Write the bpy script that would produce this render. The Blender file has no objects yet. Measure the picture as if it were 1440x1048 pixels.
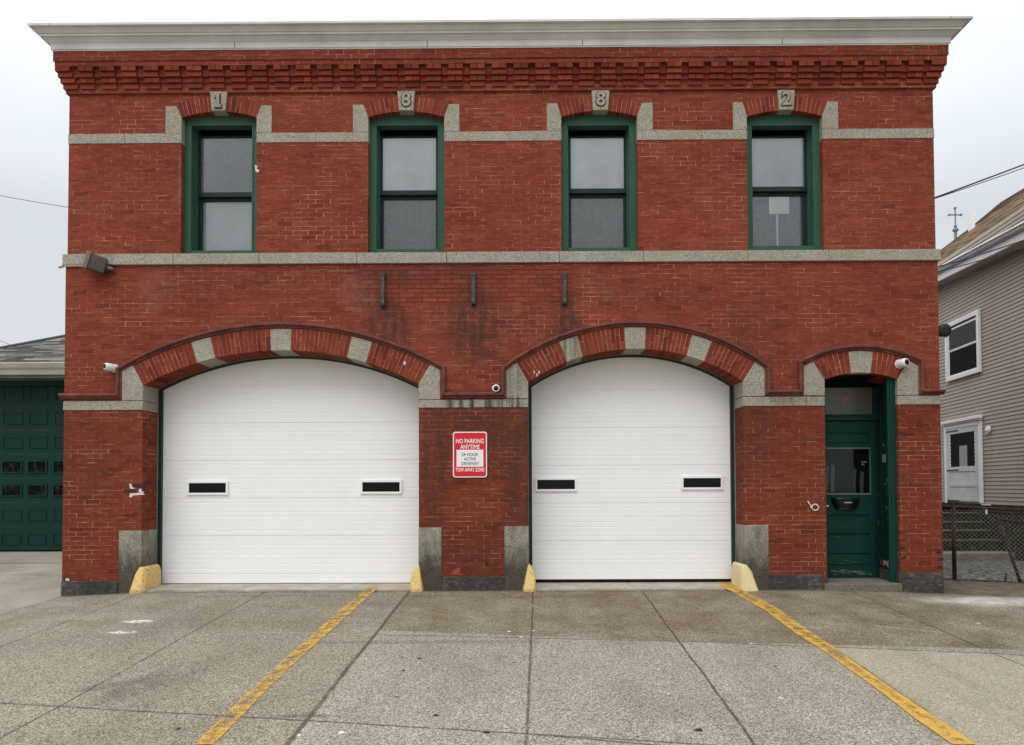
import bpy, bmesh, math, random
from mathutils import Vector, Matrix
random.seed(11)
R = math.radians
SC = bpy.context.scene
COL = SC.collection

# ------------------------------------------------------------------ camera
F = 1040.0; CX0, CY0 = 728.5, 658.0
CAM_Z = 1.375
cam_d = bpy.data.cameras.new('camera'); cam = bpy.data.objects.new('camera', cam_d); COL.objects.link(cam)
cam.location = (0, -9.9, CAM_Z)
M = Matrix.Rotation(R(0.36), 3, 'Z') @ Matrix.Rotation(R(91.5), 3, 'X') @ Matrix.Rotation(R(-0.21), 3, 'Z')
cam.rotation_euler = M.to_euler()
cam_d.sensor_fit = 'HORIZONTAL'; cam_d.sensor_width = 36.0
cam_d.lens = 36.0 * F / 1440.0
cam_d.shift_x = (720 - CX0) / 1440.0
cam_d.shift_y = (CY0 - 524) / 1440.0
cam_d.clip_start = 0.05; cam_d.clip_end = 3000
SC.camera = cam
CO = Vector(cam.location)

def ray(px, py):
    return (M @ Vector(((px - CX0) / F, -(py - CY0) / F, -1.0)))
def P(px, py, y=0.0):
    d = ray(px, py); t = (y - CO.y) / d.y
    return CO + d * t
def PX(px, py, x):
    d = ray(px, py); t = (x - CO.x) / d.x
    return CO + d * t
SL = 0.052
def ground_h(x, y):
    d = 0.0
    if x < -4.9: d = min(1.0, (-4.9 - x) / 1.2) * 0.055
    if x > 4.3: d = min(1.0, (x - 4.3) / 1.2) * 0.05
    if y < 0: return SL * max(y, -14) * min(1, 1) - d
    k = max(0.0, 1 - y / 3.0)
    base = -d * k
    if x > 5.0:
        t = min(1.0, max(0.0, (y - 1.6) / 4.5)); base += -0.26 * t * min(1.0, (x - 5.0) / 0.6)
    return base
def G(px, py):
    d = ray(px, py)
    # intersect with sloping forecourt z = SL*y (y<0) then flat behind
    t = (SL * CO.y - CO.z) / (d.z - SL * d.y)
    p = CO + d * t
    if p.y > 0:
        t = (0 - CO.z) / d.z; p = CO + d * t
    # refine against the real height
    for _ in range(6):
        h = ground_h(p.x, p.y)
        t = (h - CO.z) / d.z; q = CO + d * t
        p = (p + q) / 2
    return p

# ------------------------------------------------------------------ object helpers
def tag(o, label=None, cat=None, group=None, kind=None):
    if label: o['label'] = label
    if cat: o['category'] = cat
    if group: o['group'] = group
    if kind: o['kind'] = kind
    return o
def empty(name, loc=(0, 0, 0)):
    o = bpy.data.objects.new(name, None); COL.objects.link(o); o.location = loc; o.empty_display_size = 0.2
    return o
def wloc(o):
    v = Vector((0, 0, 0))
    while o is not None:
        v += Vector(o.location); o = o.parent
    return v

class MB:
    def __init__(s): s.v = []; s.f = []; s.mi = []; s.rn = []
    def face(s, pts, mi=0, rn=0.5):
        n = len(s.v); s.v += [tuple(p) for p in pts]; s.f.append(tuple(range(n, n + len(pts)))); s.mi.append(mi); s.rn.append(rn)
    def solid(s, vs, fs, mi=0, rn=0.5):
        n = len(s.v); s.v += [tuple(p) for p in vs]
        for f in fs: s.f.append(tuple(n + i for i in f)); s.mi.append(mi); s.rn.append(rn)
    def box(s, x0, x1, y0, y1, z0, z1, mi=0, rn=0.5):
        if x1 < x0: x0, x1 = x1, x0
        if y1 < y0: y0, y1 = y1, y0
        if z1 < z0: z0, z1 = z1, z0
        s.solid([(x0,y0,z0),(x1,y0,z0),(x1,y1,z0),(x0,y1,z0),(x0,y0,z1),(x1,y0,z1),(x1,y1,z1),(x0,y1,z1)],
                [(0,3,2,1),(4,5,6,7),(0,1,5,4),(1,2,6,5),(2,3,7,6),(3,0,4,7)], mi, rn)
    def prism(s, poly, y0, y1, mi=0, rn=0.5):
        """poly = [(x,z)...] extruded along y"""
        a = sum(poly[i][0]*poly[(i+1)%len(poly)][1]-poly[(i+1)%len(poly)][0]*poly[i][1] for i in range(len(poly)))
        if a < 0: poly = poly[::-1]
        n = len(poly)
        vs = [(x, y0, z) for x, z in poly] + [(x, y1, z) for x, z in poly]
        fs = [tuple(range(n)), tuple(range(2*n-1, n-1, -1))] + [(i, i+n, (i+1) % n + n, (i+1) % n) for i in range(n)]
        s.solid(vs, fs, mi, rn)
    def xprism(s, poly, x0, x1, mi=0, rn=0.5):
        """poly = [(y,z)...] extruded along x"""
        n = len(poly)
        vs = [(x0, y, z) for y, z in poly] + [(x1, y, z) for y, z in poly]
        fs = [tuple(range(n)), tuple(range(2*n-1, n-1, -1))] + [(i, i+n, (i+1) % n + n, (i+1) % n) for i in range(n)]
        s.solid(vs, fs, mi, rn)
    def tube(s, pts, r, n=8, mi=0, cap=True):
        pts = [Vector(p) for p in pts]; rings = []
        for i, p in enumerate(pts):
            d = (pts[min(i+1, len(pts)-1)] - pts[max(i-1, 0)]).normalized()
            a = d.orthogonal().normalized() if i == 0 else (pa - d * pa.dot(d)).normalized()
            pa = a; b = d.cross(a)
            rr = r[i] if isinstance(r, (list, tuple)) else r
            rings.append([p + (a*math.cos(k*2*math.pi/n) + b*math.sin(k*2*math.pi/n))*rr for k in range(n)])
        vs = [q for rg in rings for q in rg]; fs = []
        for i in range(len(pts)-1):
            for k in range(n):
                fs.append((i*n+k, i*n+(k+1)%n, (i+1)*n+(k+1)%n, (i+1)*n+k))
        if cap: fs += [tuple(range(n-1, -1, -1)), tuple(range((len(pts)-1)*n, len(pts)*n))]
        s.solid(vs, fs, mi)
    def hull(s, pts, mi=0):
        bm = bmesh.new()
        for p in pts: bm.verts.new(p)
        res = bmesh.ops.convex_hull(bm, input=bm.verts)
        bm.verts.index_update()
        used = set(v for f in bm.faces for v in f.verts)
        bmesh.ops.delete(bm, geom=[v for v in bm.verts if v not in used], context='VERTS')
        bmesh.ops.dissolve_limit(bm, angle_limit=0.02, verts=bm.verts, edges=bm.edges)
        bm.verts.index_update()
        s.solid([v.co[:] for v in bm.verts], [tuple(v.index for v in f.verts) for f in bm.faces], mi); bm.free()
    def build(s, name, mats, parent=None, bevel=0, smooth=False, seg=2, origin=None):
        if not isinstance(mats, (list, tuple)): mats = [mats]
        me = bpy.data.meshes.new(name)
        off = wloc(parent) if parent else Vector((0, 0, 0))
        loc = Vector(origin) - off if origin is not None else Vector((0, 0, 0))
        sh = off + loc
        me.from_pydata([(x-sh.x, y-sh.y, z-sh.z) for x, y, z in s.v], [], s.f)
        for m in mats: me.materials.append(m)
        me.polygons.foreach_set('material_index', s.mi)
        at = me.attributes.new('rnd', 'FLOAT', 'FACE'); at.data.foreach_set('value', s.rn)
        if smooth: me.polygons.foreach_set('use_smooth', [True]*len(me.polygons))
        me.update()
        o = bpy.data.objects.new(name, me); COL.objects.link(o); o.location = loc
        if parent: o.parent = parent
        if bevel:
            b = o.modifiers.new('bevel', 'BEVEL'); b.width = bevel; b.segments = seg; b.limit_method = 'ANGLE'; b.angle_limit = R(28)
        return o

def curve_slab(outlines, y0, y1):
    """solid slab with holes: outlines of (x,z); first outer, rest holes -> (verts, faces)"""
    cu = bpy.data.curves.new('tmp', 'CURVE'); cu.dimensions = '2D'; cu.fill_mode = 'BOTH'; cu.extrude = (y1-y0)/2
    for o in outlines:
        sp = cu.splines.new('POLY'); sp.points.add(len(o)-1)
        for i, (x, z) in enumerate(o): sp.points[i].co = (x, z, 0, 1)
        sp.use_cyclic_u = True
    ob = bpy.data.objects.new('tmp', cu); COL.objects.link(ob)
    bpy.context.view_layer.update()
    dg = bpy.context.evaluated_depsgraph_get()
    me = bpy.data.meshes.new_from_object(ob.evaluated_get(dg))
    ym = (y0+y1)/2
    vs = [(v.co.x, ym - v.co.z, v.co.y) for v in me.vertices]; fs = [tuple(p.vertices) for p in me.polygons]
    bpy.data.objects.remove(ob); bpy.data.curves.remove(cu); bpy.data.meshes.remove(me)
    return vs, fs
def text_mesh(txt, size, depth, xc, zc, y, width=None, bold=0.0, spacing=1.0):
    cu = bpy.data.curves.new('tmp', 'FONT'); cu.body = txt; cu.size = size; cu.extrude = depth/2; cu.offset = bold
    cu.align_x = 'CENTER'; cu.align_y = 'CENTER'; cu.space_character = spacing; cu.resolution_u = 4
    ob = bpy.data.objects.new('tmp', cu); COL.objects.link(ob); bpy.context.view_layer.update()
    me = bpy.data.meshes.new_from_object(ob.evaluated_get(bpy.context.evaluated_depsgraph_get()))
    xs = [v.co.x for v in me.vertices]; zs = [v.co.y for v in me.vertices]
    w = max(xs)-min(xs); mx = (max(xs)+min(xs))/2; mz = (max(zs)+min(zs))/2; k = (width/w) if width else 1
    vs = [(xc+(v.co.x-mx)*k, y - v.co.z, zc+(v.co.y-mz)) for v in me.vertices]; fs = [tuple(p.vertices) for p in me.polygons]
    bpy.data.objects.remove(ob); bpy.data.curves.remove(cu); bpy.data.meshes.remove(me)
    return vs, fs

# ------------------------------------------------------------------ node helpers
class NT:
    def __init__(s, name, rough=0.8, spec=0.3):
        s.mat = bpy.data.materials.new(name); s.mat.use_nodes = True; s.t = s.mat.node_tree; s.t.nodes.clear()
        s.out = s.n('ShaderNodeOutputMaterial'); s.b = s.n('ShaderNodeBsdfPrincipled'); s.l(s.b.outputs[0], s.out.inputs[0])
        s.b.inputs['Roughness'].default_value = rough; s.b.inputs['Specular IOR Level'].default_value = spec
    def n(s, t, **k):
        x = s.t.nodes.new(t)
        for a, b in k.items(): setattr(x, a, b)
        return x
    def l(s, a, b): s.t.links.new(a, b)
    def put(s, sock, v):
        if isinstance(v, bpy.types.NodeSocket): s.l(v, sock)
        elif isinstance(v, (tuple, list)):
            sock.default_value = tuple(v) + ((1,) if len(v) == 3 and sock.type == 'RGBA' else ())
        else: sock.default_value = v
    def m(s, op, a, b=None, c=None, clamp=False):
        x = s.n('ShaderNodeMath', operation=op, use_clamp=clamp)
        s.put(x.inputs[0], a)
        if b is not None: s.put(x.inputs[1], b)
        if c is not None: s.put(x.inputs[2], c)
        return x.outputs[0]
    def mr(s, v, a, b, c=0.0, d=1.0, smooth=False):
        x = s.n('ShaderNodeMapRange'); x.interpolation_type = 'SMOOTHSTEP' if smooth else 'LINEAR'
        s.put(x.inputs[0], v); s.put(x.inputs[1], a); s.put(x.inputs[2], b); s.put(x.inputs[3], c); s.put(x.inputs[4], d)
        return x.outputs[0]
    def mix(s, f, a, b, mode='MIX'):
        x = s.n('ShaderNodeMix', data_type='RGBA', blend_type=mode)
        s.put(x.inputs[0], f); s.put(x.inputs[6], a); s.put(x.inputs[7], b); return x.outputs[2]
    def fmix(s, f, a, b):
        x = s.n('ShaderNodeMix', data_type='FLOAT'); s.put(x.inputs[0], f); s.put(x.inputs[2], a); s.put(x.inputs[3], b); return x.outputs[0]
    def co(s): return s.n('ShaderNodeTexCoord').outputs['Object']
    def sc(s, v, k):
        x = s.n('ShaderNodeMapping'); s.l(v, x.inputs[0]); x.inputs['Scale'].default_value = k; return x.outputs[0]
    def sep(s, v):
        x = s.n('ShaderNodeSeparateXYZ'); s.l(v, x.inputs[0]); return x.outputs
    def comb(s, a, b, c=0.0):
        x = s.n('ShaderNodeCombineXYZ'); s.put(x.inputs[0], a); s.put(x.inputs[1], b); s.put(x.inputs[2], c); return x.outputs[0]
    def noise(s, v, scale, detail=3, rough=0.55, col=False):
        x = s.n('ShaderNodeTexNoise'); s.l(v, x.inputs['Vector']); x.inputs['Scale'].default_value = scale
        x.inputs['Detail'].default_value = detail; x.inputs['Roughness'].default_value = rough
        return x.outputs[1 if col else 0]
    def vor(s, v, scale, out=0, feature='F1'):
        x = s.n('ShaderNodeTexVoronoi', feature=feature); s.l(v, x.inputs['Vector']); x.inputs['Scale'].default_value = scale
        return x.outputs[out]
    def white(s, v):
        x = s.n('ShaderNodeTexWhiteNoise', noise_dimensions='3D'); s.l(v, x.inputs[0]); return x.outputs[0]
    def ramp(s, v, stops):
        x = s.n('ShaderNodeValToRGB'); s.l(v, x.inputs[0]); e = x.color_ramp.elements
        while len(e) < len(stops): e.new(0.5)
        for i, (p, c) in enumerate(stops): e[i].position = p; e[i].color = tuple(c) + (1,)
        return x.outputs[0]
    def bump(s, h, strength=0.3, dist=0.01):
        x = s.n('ShaderNodeBump'); x.inputs['Strength'].default_value = strength; x.inputs['Distance'].default_value = dist
        s.l(h, x.inputs['Height']); s.l(x.outputs[0], s.b.inputs['Normal'])
    def col(s, c): s.put(s.b.inputs['Base Color'], c)

def spot(T, X, Z, cx, cz, rx, rz, soft=1.0):
    dx = T.m('DIVIDE', T.m('SUBTRACT', X, cx), rx); dz = T.m('DIVIDE', T.m('SUBTRACT', Z, cz), rz)
    r2 = T.m('ADD', T.m('MULTIPLY', dx, dx), T.m('MULTIPLY', dz, dz))
    return T.mr(r2, 1.0, 0.0, 0.0, soft, True)
def fpx(px, py, y=0.0):
    p = P(px, py, y); return p.x, p.z

# ------------------------------------------------------------------ brick
BH, BL = 0.0615, 0.206
def brick_wall_mat():
    T = NT('red_brick', 0.9, 0.08); c = T.co(); X, Y, Z = T.sep(c)
    nx, ny, nz = T.sep(T.n('ShaderNodeNewGeometry').outputs['True Normal'])
    isx = T.m('GREATER_THAN', T.m('ABSOLUTE', nx), 0.6); isz = T.m('GREATER_THAN', T.m('ABSOLUTE', nz), 0.7)
    u = T.fmix(isx, X, T.m('ADD', Y, 0.05)); v = T.fmix(isz, Z, Y)
    wn = T.sep(T.noise(T.sc(c, (1, 1, 1)), 5.0, 2, col=True))
    wn2 = T.sep(T.noise(c, 45.0, 2, col=True))
    u = T.m('ADD', u, T.m('ADD', T.m('MULTIPLY', T.m('SUBTRACT', wn[0], 0.5), 0.016), T.m('MULTIPLY', T.m('SUBTRACT', wn2[0], 0.5), 0.005)))
    v = T.m('ADD', v, T.m('ADD', T.m('MULTIPLY', T.m('SUBTRACT', wn[1], 0.5), 0.010), T.m('MULTIPLY', T.m('SUBTRACT', wn2[1], 0.5), 0.004)))
    r = T.m('DIVIDE', v, BH); row = T.m('FLOOR', r); fv = T.m('SUBTRACT', r, row)
    wr = T.white(T.comb(row, 3.3, 1.0))
    uu = T.m('ADD', T.m('DIVIDE', u, BL), T.m('ADD', T.m('MULTIPLY', T.m('FLOORED_MODULO', row, 2.0), 0.5), T.m('MULTIPLY', wr, 0.09)))
    colm = T.m('FLOOR', uu); fu = T.m('SUBTRACT', uu, colm)
    w1 = T.white(T.comb(colm, row, 0.0)); w2 = T.white(T.comb(colm, row, 7.0)); w3 = T.white(T.comb(colm, row, 13.0))
    dh = T.m('MULTIPLY', T.m('MINIMUM', fv, T.m('SUBTRACT', 1.0, fv)), BH)
    dv = T.m('MULTIPLY', T.m('MINIMUM', fu, T.m('SUBTRACT', 1.0, fu)), BL)
    mh = T.mr(dh, 0.0022, 0.0058, 1.0, 0.0); mv = T.mr(dv, 0.0030, 0.0066, 1.0, 0.0)
    joint = T.m('MAXIMUM', mh, mv)
    patch = T.noise(T.sc(c, (1.0, 1.0, 2.2)), 0.9, 4, 0.62)
    patchs = T.noise(T.sc(c, (1.0, 1.0, 3.0)), 7.0, 3, 0.6)
    vis = T.m('ADD', T.mr(patch, 0.42, 0.64, 0.15, 0.66, True), T.mr(patchs, 0.46, 0.68, -0.12, 0.55), clamp=True)
    hv = T.m('MULTIPLY', mh, T.m('MULTIPLY', vis, T.mr(T.noise(T.sc(c, (1.0, 1.0, 12.0)), 3.5, 3, .6), 0.38, 0.60, 0.15, 1.0)))
    vv = T.m('MULTIPLY', mv, T.m('MULTIPLY', T.m('ADD', vis, 0.08), T.mr(w3, 0.25, 0.85, 0.25, 1.0)))
    pale = T.m('MAXIMUM', hv, vv)
    bc = T.ramp(w1, [(0.0, (0.150, 0.034, 0.022)), (0.05, (0.192, 0.043, 0.0265)), (0.4, (0.212, 0.0475, 0.029)), (0.8, (0.224, 0.0515, 0.031)), (1.0, (0.250, 0.063, 0.038))])
    big = T.noise(c, 0.55, 4, 0.6); fine = T.noise(c, 60.0, 3, 0.6)
    bc = T.mix(1.0, bc, T.ramp(T.m('ADD', T.m('MULTIPLY', big, 0.7), T.m('MULTIPLY', fine, 0.3)), [(0.3, (0.72, 0.70, 0.70)), (0.5, (0.97, 0.97, 0.97)), (0.7, (1.16, 1.18, 1.15))]), 'MULTIPLY')
    sk_ = T.noise(T.sc(c, (1.0, 1.0, 9.0)), 9.0, 4, 0.7); sk2 = T.noise(T.sc(c, (1.0, 1.0, 7.0)), 22.0, 3, 0.7)
    bc = T.mix(1.0, bc, T.ramp(T.m('ADD', T.m('MULTIPLY', sk_, .55), T.m('MULTIPLY', sk2, .45)), [(0.34, (0.58, 0.54, 0.52)), (0.5, (1.0, 1.0, 1.0)), (0.66, (1.30, 1.42, 1.45))]), 'MULTIPLY')
    # shadow line just below each bed joint, painted into the brick colour
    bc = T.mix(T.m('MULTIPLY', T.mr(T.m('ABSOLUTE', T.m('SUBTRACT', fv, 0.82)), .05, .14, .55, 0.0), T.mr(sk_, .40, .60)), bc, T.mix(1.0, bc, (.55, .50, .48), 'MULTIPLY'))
    # purple-brown cast and darker fired bricks on the ground-floor piers
    low = T.mr(Z, 2.70, 2.62, 0.0, 1.0)
    bc = T.mix(low, bc, T.mix(1.0, bc, (0.84, 0.84, 0.76), 'MULTIPLY'))
    dk = T.m('MULTIPLY', T.mr(w2, 0.90, 0.93, 0.0, 1.0), T.mr(T.noise(c, 1.1, 2), 0.5, 0.6, 0.05, 0.9))
    bc = T.mix(T.m('MULTIPLY', T.m('MULTIPLY', dk, T.m('ADD', .25, T.m('MULTIPLY', low, .75))), 0.7), bc, (0.07, 0.025, 0.02))
    # mortar colours: pale lime, dark repointing round the old sign brackets
    bx0, bz1 = fpx(498, 376); bx1, bz0 = fpx(822, 432)
    inb = T.m('MULTIPLY', T.m('MULTIPLY', T.mr(X, bx0, bx0+0.15), T.mr(X, bx1, bx1-0.2)), T.m('MULTIPLY', T.mr(Z, bz0, bz0+0.05), T.mr(Z, bz1, bz1-0.05)))
    x1, z1 = fpx(780, 470)
    bright = spot(T, X, Z, x1, z1+0.35, 1.5, 0.55)
    mcol = T.mix(T.noise(c, 3.0), (0.42, 0.175, 0.115), (0.66, 0.36, 0.25))
    dull = T.mix(1.0, bc, (0.66, 0.62, 0.62), 'MULTIPLY')
    pale = T.m('MULTIPLY', pale, T.m('SUBTRACT', 1.0, inb))
    pale = T.m('ADD', pale, T.m('MULTIPLY', T.m('MULTIPLY', joint, bright), T.mr(w2, 0.2, 0.8, 0.0, 0.55)), clamp=True)
    colr = T.mix(T.m('MULTIPLY', joint, 0.8), bc, dull)
    colr = T.mix(pale, colr, mcol)
    colr = T.mix(T.m('MULTIPLY', T.m('MULTIPLY', joint, inb), 0.8), colr, (0.045, 0.025, 0.02))
    # soot and water stains
    streak = T.noise(T.sc(c, (5.0, 1.0, 0.7)), 1.6, 5, 0.65); blot = T.noise(c, 9.0, 4, 0.7)
    st = None
    for (px, py, rx, rz, k) in [(545, 465, .42, .62, .75), (668, 455, .5, .75, .8), (795, 470, .3, .75, .85), (600, 385, 1.3, .26, .35), (548, 388, .35, .2, .5),
                                (672, 455, 1.6, .35, .35), (700, 610, .6, .75, .55), (730, 640, .35, 1.5, .7), (612, 640, .28, 1.4, .6), (630, 590, .7, .3, .5), (330, 392, 1.6, .35, .30), (900, 415, 1.2, .3, .3), (1060, 470, .5, .7, .3),
                                (850, 400, .6, .4, .3), (1060, 605, .4, 1.0, .35), (110, 650, .7, .9, .2), (660, 780, .9, .5, .3)]:
        cx, cz = fpx(px, py); s_ = spot(T, X, Z, cx, cz, rx, rz, k)
        st = s_ if st is None else T.m('MAXIMUM', st, s_)
    st = T.m('MULTIPLY', st, T.m('ADD', T.mr(streak, 0.36, 0.60, 0.25, 1.0, True), T.mr(blot, 0.42, 0.68, -0.15, 0.55)), clamp=True)
    colr = T.mix(T.m('MULTIPLY', st, 0.92), colr, (0.055, 0.032, 0.026))
    # greyish lime bloom patches
    bl = None
    for (px, py, rx, rz, k) in [(505, 415, .35, .4, .5), (215, 412, .3, .45, .4), (215, 590, .12, .9, .3), (360, 235, .06, .14, 1.0), (253, 255, .05, .5, .6), (520, 250, .05, .35, .7), (1100, 300, 1.3, .7, .12)]:
        cx, cz = fpx(px, py); s_ = spot(T, X, Z, cx, cz, rx, rz, k)
        bl = s_ if bl is None else T.m('MAXIMUM', bl, s_)
    bl = T.m('MULTIPLY', bl, T.mr(T.noise(c, 9.0, 5, 0.75), 0.35, 0.75, 0.0, 0.75))
    colr = T.mix(T.m('MULTIPLY', bl, 0.4), colr, (0.50, 0.42, 0.36))
    T.col(colr)
    hgt = T.m('ADD', T.m('MULTIPLY', T.m('SUBTRACT', 1.0, joint), 1.0), T.m('ADD', T.m('MULTIPLY', w3, 0.35), T.m('MULTIPLY', fine, 0.35)))
    T.bump(hgt, 0.55, 0.006)
    return T.mat
def brick_piece_mat():
    T = NT('cut_brick', 0.88, 0.08); c = T.co()
    a = T.n('ShaderNodeAttribute', attribute_name='rnd').outputs['Fac']
    bc = T.ramp(a, [(0.0, (0.125, 0.026, 0.017)), (0.15, (0.170, 0.034, 0.021)), (0.6, (0.200, 0.041, 0.025)), (1.0, (0.240, 0.054, 0.032))])
    f = T.noise(c, 50.0, 3); b = T.noise(c, 1.3, 4, 0.65)
    bc = T.mix(1.0, bc, T.ramp(T.m('ADD', T.m('MULTIPLY', f, 0.5), T.m('MULTIPLY', b, 0.5)), [(0.3, (0.68, 0.66, 0.66)), (0.5, (0.98, 0.98, 0.98)), (0.7, (1.15, 1.15, 1.15))]), 'MULTIPLY')
    s_ = T.mr(T.noise(T.sc(c, (3, 1, 1)), 2.2, 5, 0.7), 0.56, 0.72)
    bc = T.mix(T.m('MULTIPLY', s_, 0.45), bc, (0.06, 0.04, 0.03))
    T.col(bc); T.bump(f, 0.3, 0.004); return T.mat
def mortar_mat():
    T = NT('lime_mortar', 0.9, 0.2); c = T.co()
    v = T.noise(T.sc(c, (1, 1, 1)), 5.0, 4, 0.7)
    T.col(T.mix(T.mr(v, 0.36, 0.56), (0.15, 0.050, 0.034), (0.52, 0.31, 0.215))); return T.mat
def granite_mat(name, dirt=0.0):
    T = NT(name, 0.85, 0.12); c = T.co(); X, Y, Z = T.sep(c)
    a = T.vor(c, 120.0, 1); av = T.sep(a)[0]
    n = T.noise(c, 85.0, 3, 0.7)
    s = T.m('ADD', T.m('MULTIPLY', av, 0.45), T.m('MULTIPLY', n, 0.55))
    g = T.ramp(s, [(0.22, (0.12, 0.108, 0.088)), (0.38, (0.275, 0.252, 0.205)), (0.55, (0.37, 0.345, 0.287)), (0.8, (0.50, 0.475, 0.41))])
    big = T.noise(c, 2.0, 5, 0.65)
    g = T.mix(T.mr(big, 0.35, 0.65, 0.0, 0.55), g, T.mix(1.0, g, (0.72, 0.70, 0.62), 'MULTIPLY'))
    # weather streaks under the brick mouldings
    sk = T.noise(T.sc(c, (9.0, 9.0, 0.5)), 1.4, 4, 0.6)
    x0, z0 = fpx(622, 568); x1, _ = fpx(738, 568)
    band = T.m('MULTIPLY', T.m('MULTIPLY', T.mr(X, x0-.02, x0+0.1), T.mr(X, x1+.02, x1-0.1)), spot(T, X, Z, (x0+x1)/2, z0, 3.0, 0.16))
    x2, z2 = fpx(1120, 562)
    band2 = T.m('MULTIPLY', spot(T, X, Z, x2, z2, 0.7, 0.12), 0.5)
    x3, z3 = fpx(722, 530); band3 = T.m('MULTIPLY', spot(T, X, Z, x3, z3, 0.3, 0.35), 0.5)
    x4, z4 = fpx(803, 490); band4 = T.m('MULTIPLY', spot(T, X, Z, x4, z4, 0.18, 0.35), 0.8)
    bb = T.m('MAXIMUM', T.m('MAXIMUM', band, band2), T.m('MAXIMUM', band3, band4))
    g = T.mix(T.m('MULTIPLY', bb, T.mr(sk, 0.42, 0.58, 0.0, 0.85)), g, (0.045, 0.05, 0.04))
    if dirt:
        d = T.noise(T.sc(c, (2, 2, 1)), 2.6, 5, 0.7)
        lowm = T.mr(T.m('ADD', Z, T.m('MULTIPLY', T.m('SUBTRACT', d, 0.5), 0.9)), 0.80, 0.22, 0.0, 1.0, True)
        lowm = T.m('MAXIMUM', lowm, T.m('MULTIPLY', T.mr(d, 0.42, 0.62), 0.55))
        g = T.mix(T.m('MULTIPLY', lowm, dirt), g, T.mix(1.0, g, (0.16, 0.155, 0.14), 'MULTIPLY'))
    T.col(g); T.bump(T.m('ADD', n, T.m('MULTIPLY', big, 2.0)), 0.35, 0.006); return T.mat
def paint_mat(name, col, rough=0.45, var=0.12, wear=0.0, wearcol=(0.3, 0.27, 0.22), wscale=9.0, spec=0.4):
    T = NT(name, rough, spec); c = T.co(); n = T.noise(c, 2.5, 5, 0.6)
    cc = T.mix(1.0, col, T.ramp(n, [(0.3, (1-var,)*3), (0.7, (1+var*0.6,)*3)]), 'MULTIPLY')
    w = T.noise(c, wscale, 5, 0.75)
    if wear: cc = T.mix(T.mr(w, 0.70-wear*0.2, 0.72-wear*0.2), cc, wearcol)
    T.col(cc); T.b.inputs['Roughness'].default_value = rough
    T.bump(T.noise(c, 30.0, 3), 0.08, 0.003); return T.mat
def metal_mat(name, col, rough=0.5, metallic=0.6):
    T = NT(name, rough, 0.4); c = T.co()
    T.col(T.mix(T.noise(c, 12.0, 4), tuple(v*0.7 for v in col), tuple(v*1.25 for v in col))); T.b.inputs['Metallic'].default_value = metallic; return T.mat
def plain(name, col, rough=0.6, spec=0.4):
    return paint_mat(name, col, rough, 0.06, spec=spec)
def glass_mat(name='window_glass', tint=(0.95, 0.965, 0.965), refl=1.0):
    T = NT(name); T.t.nodes.remove(T.b)
    tr = T.n('ShaderNodeBsdfTransparent'); tr.inputs[0].default_value = tint + (1,)
    gl = T.n('ShaderNodeBsdfGlossy'); gl.inputs['Roughness'].default_value = 0.015
    fr = T.n('ShaderNodeFresnel'); fr.inputs[0].default_value = 1.5
    n = T.noise(T.co(), 1.7, 2); bp = T.n('ShaderNodeBump'); bp.inputs['Strength'].default_value = 0.12; bp.inputs['Distance'].default_value = 0.02
    T.l(n, bp.inputs['Height']); T.l(bp.outputs[0], gl.inputs['Normal']); T.l(bp.outputs[0], fr.inputs['Normal'])
    mx = T.n('ShaderNodeMixShader'); T.l(T.m('MULTIPLY', fr.outputs[0], refl*1.6, clamp=True), mx.inputs[0]); T.l(tr.outputs[0], mx.inputs[1]); T.l(gl.outputs[0], mx.inputs[2])
    T.l(mx.outputs[0], T.out.inputs[0]); return T.mat
def pane_mat(name, col, k):
    """opaque dark pane with a faint constant mirror reflection"""
    T = NT(name); T.t.nodes.remove(T.b)
    d = T.n('ShaderNodeBsdfDiffuse'); d.inputs[0].default_value = col + (1,); g = T.n('ShaderNodeBsdfGlossy'); g.inputs['Roughness'].default_value = .04
    mx = T.n('ShaderNodeMixShader'); mx.inputs[0].default_value = k; T.l(d.outputs[0], mx.inputs[1]); T.l(g.outputs[0], mx.inputs[2]); T.l(mx.outputs[0], T.out.inputs[0]); return T.mat
def screen_mat(name, col, ripple=0.3, sc=6.0):
    """fly screen or blind just behind the glass: faint wood-grain like ripples"""
    T = NT(name, 0.75, 0.2); c = T.co(); n = T.noise(T.sc(c, (1.4, 0.2, 0.7)), sc*0.5, 1, 0.4)
    w = T.m('FRACT', T.m('MULTIPLY', n, 16.0)); w = T.mr(T.m('ABSOLUTE', T.m('SUBTRACT', w, 0.5)), 0.0, 0.5, 1-ripple*0.5, 1+ripple*0.5)
    big = T.mr(T.noise(c, 1.6, 3), 0.3, 0.7, 0.85, 1.12)
    k = T.m('MULTIPLY', w, big); T.col(T.mix(1.0, col, T.comb(k, k, k), 'MULTIPLY')); return T.mat

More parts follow.
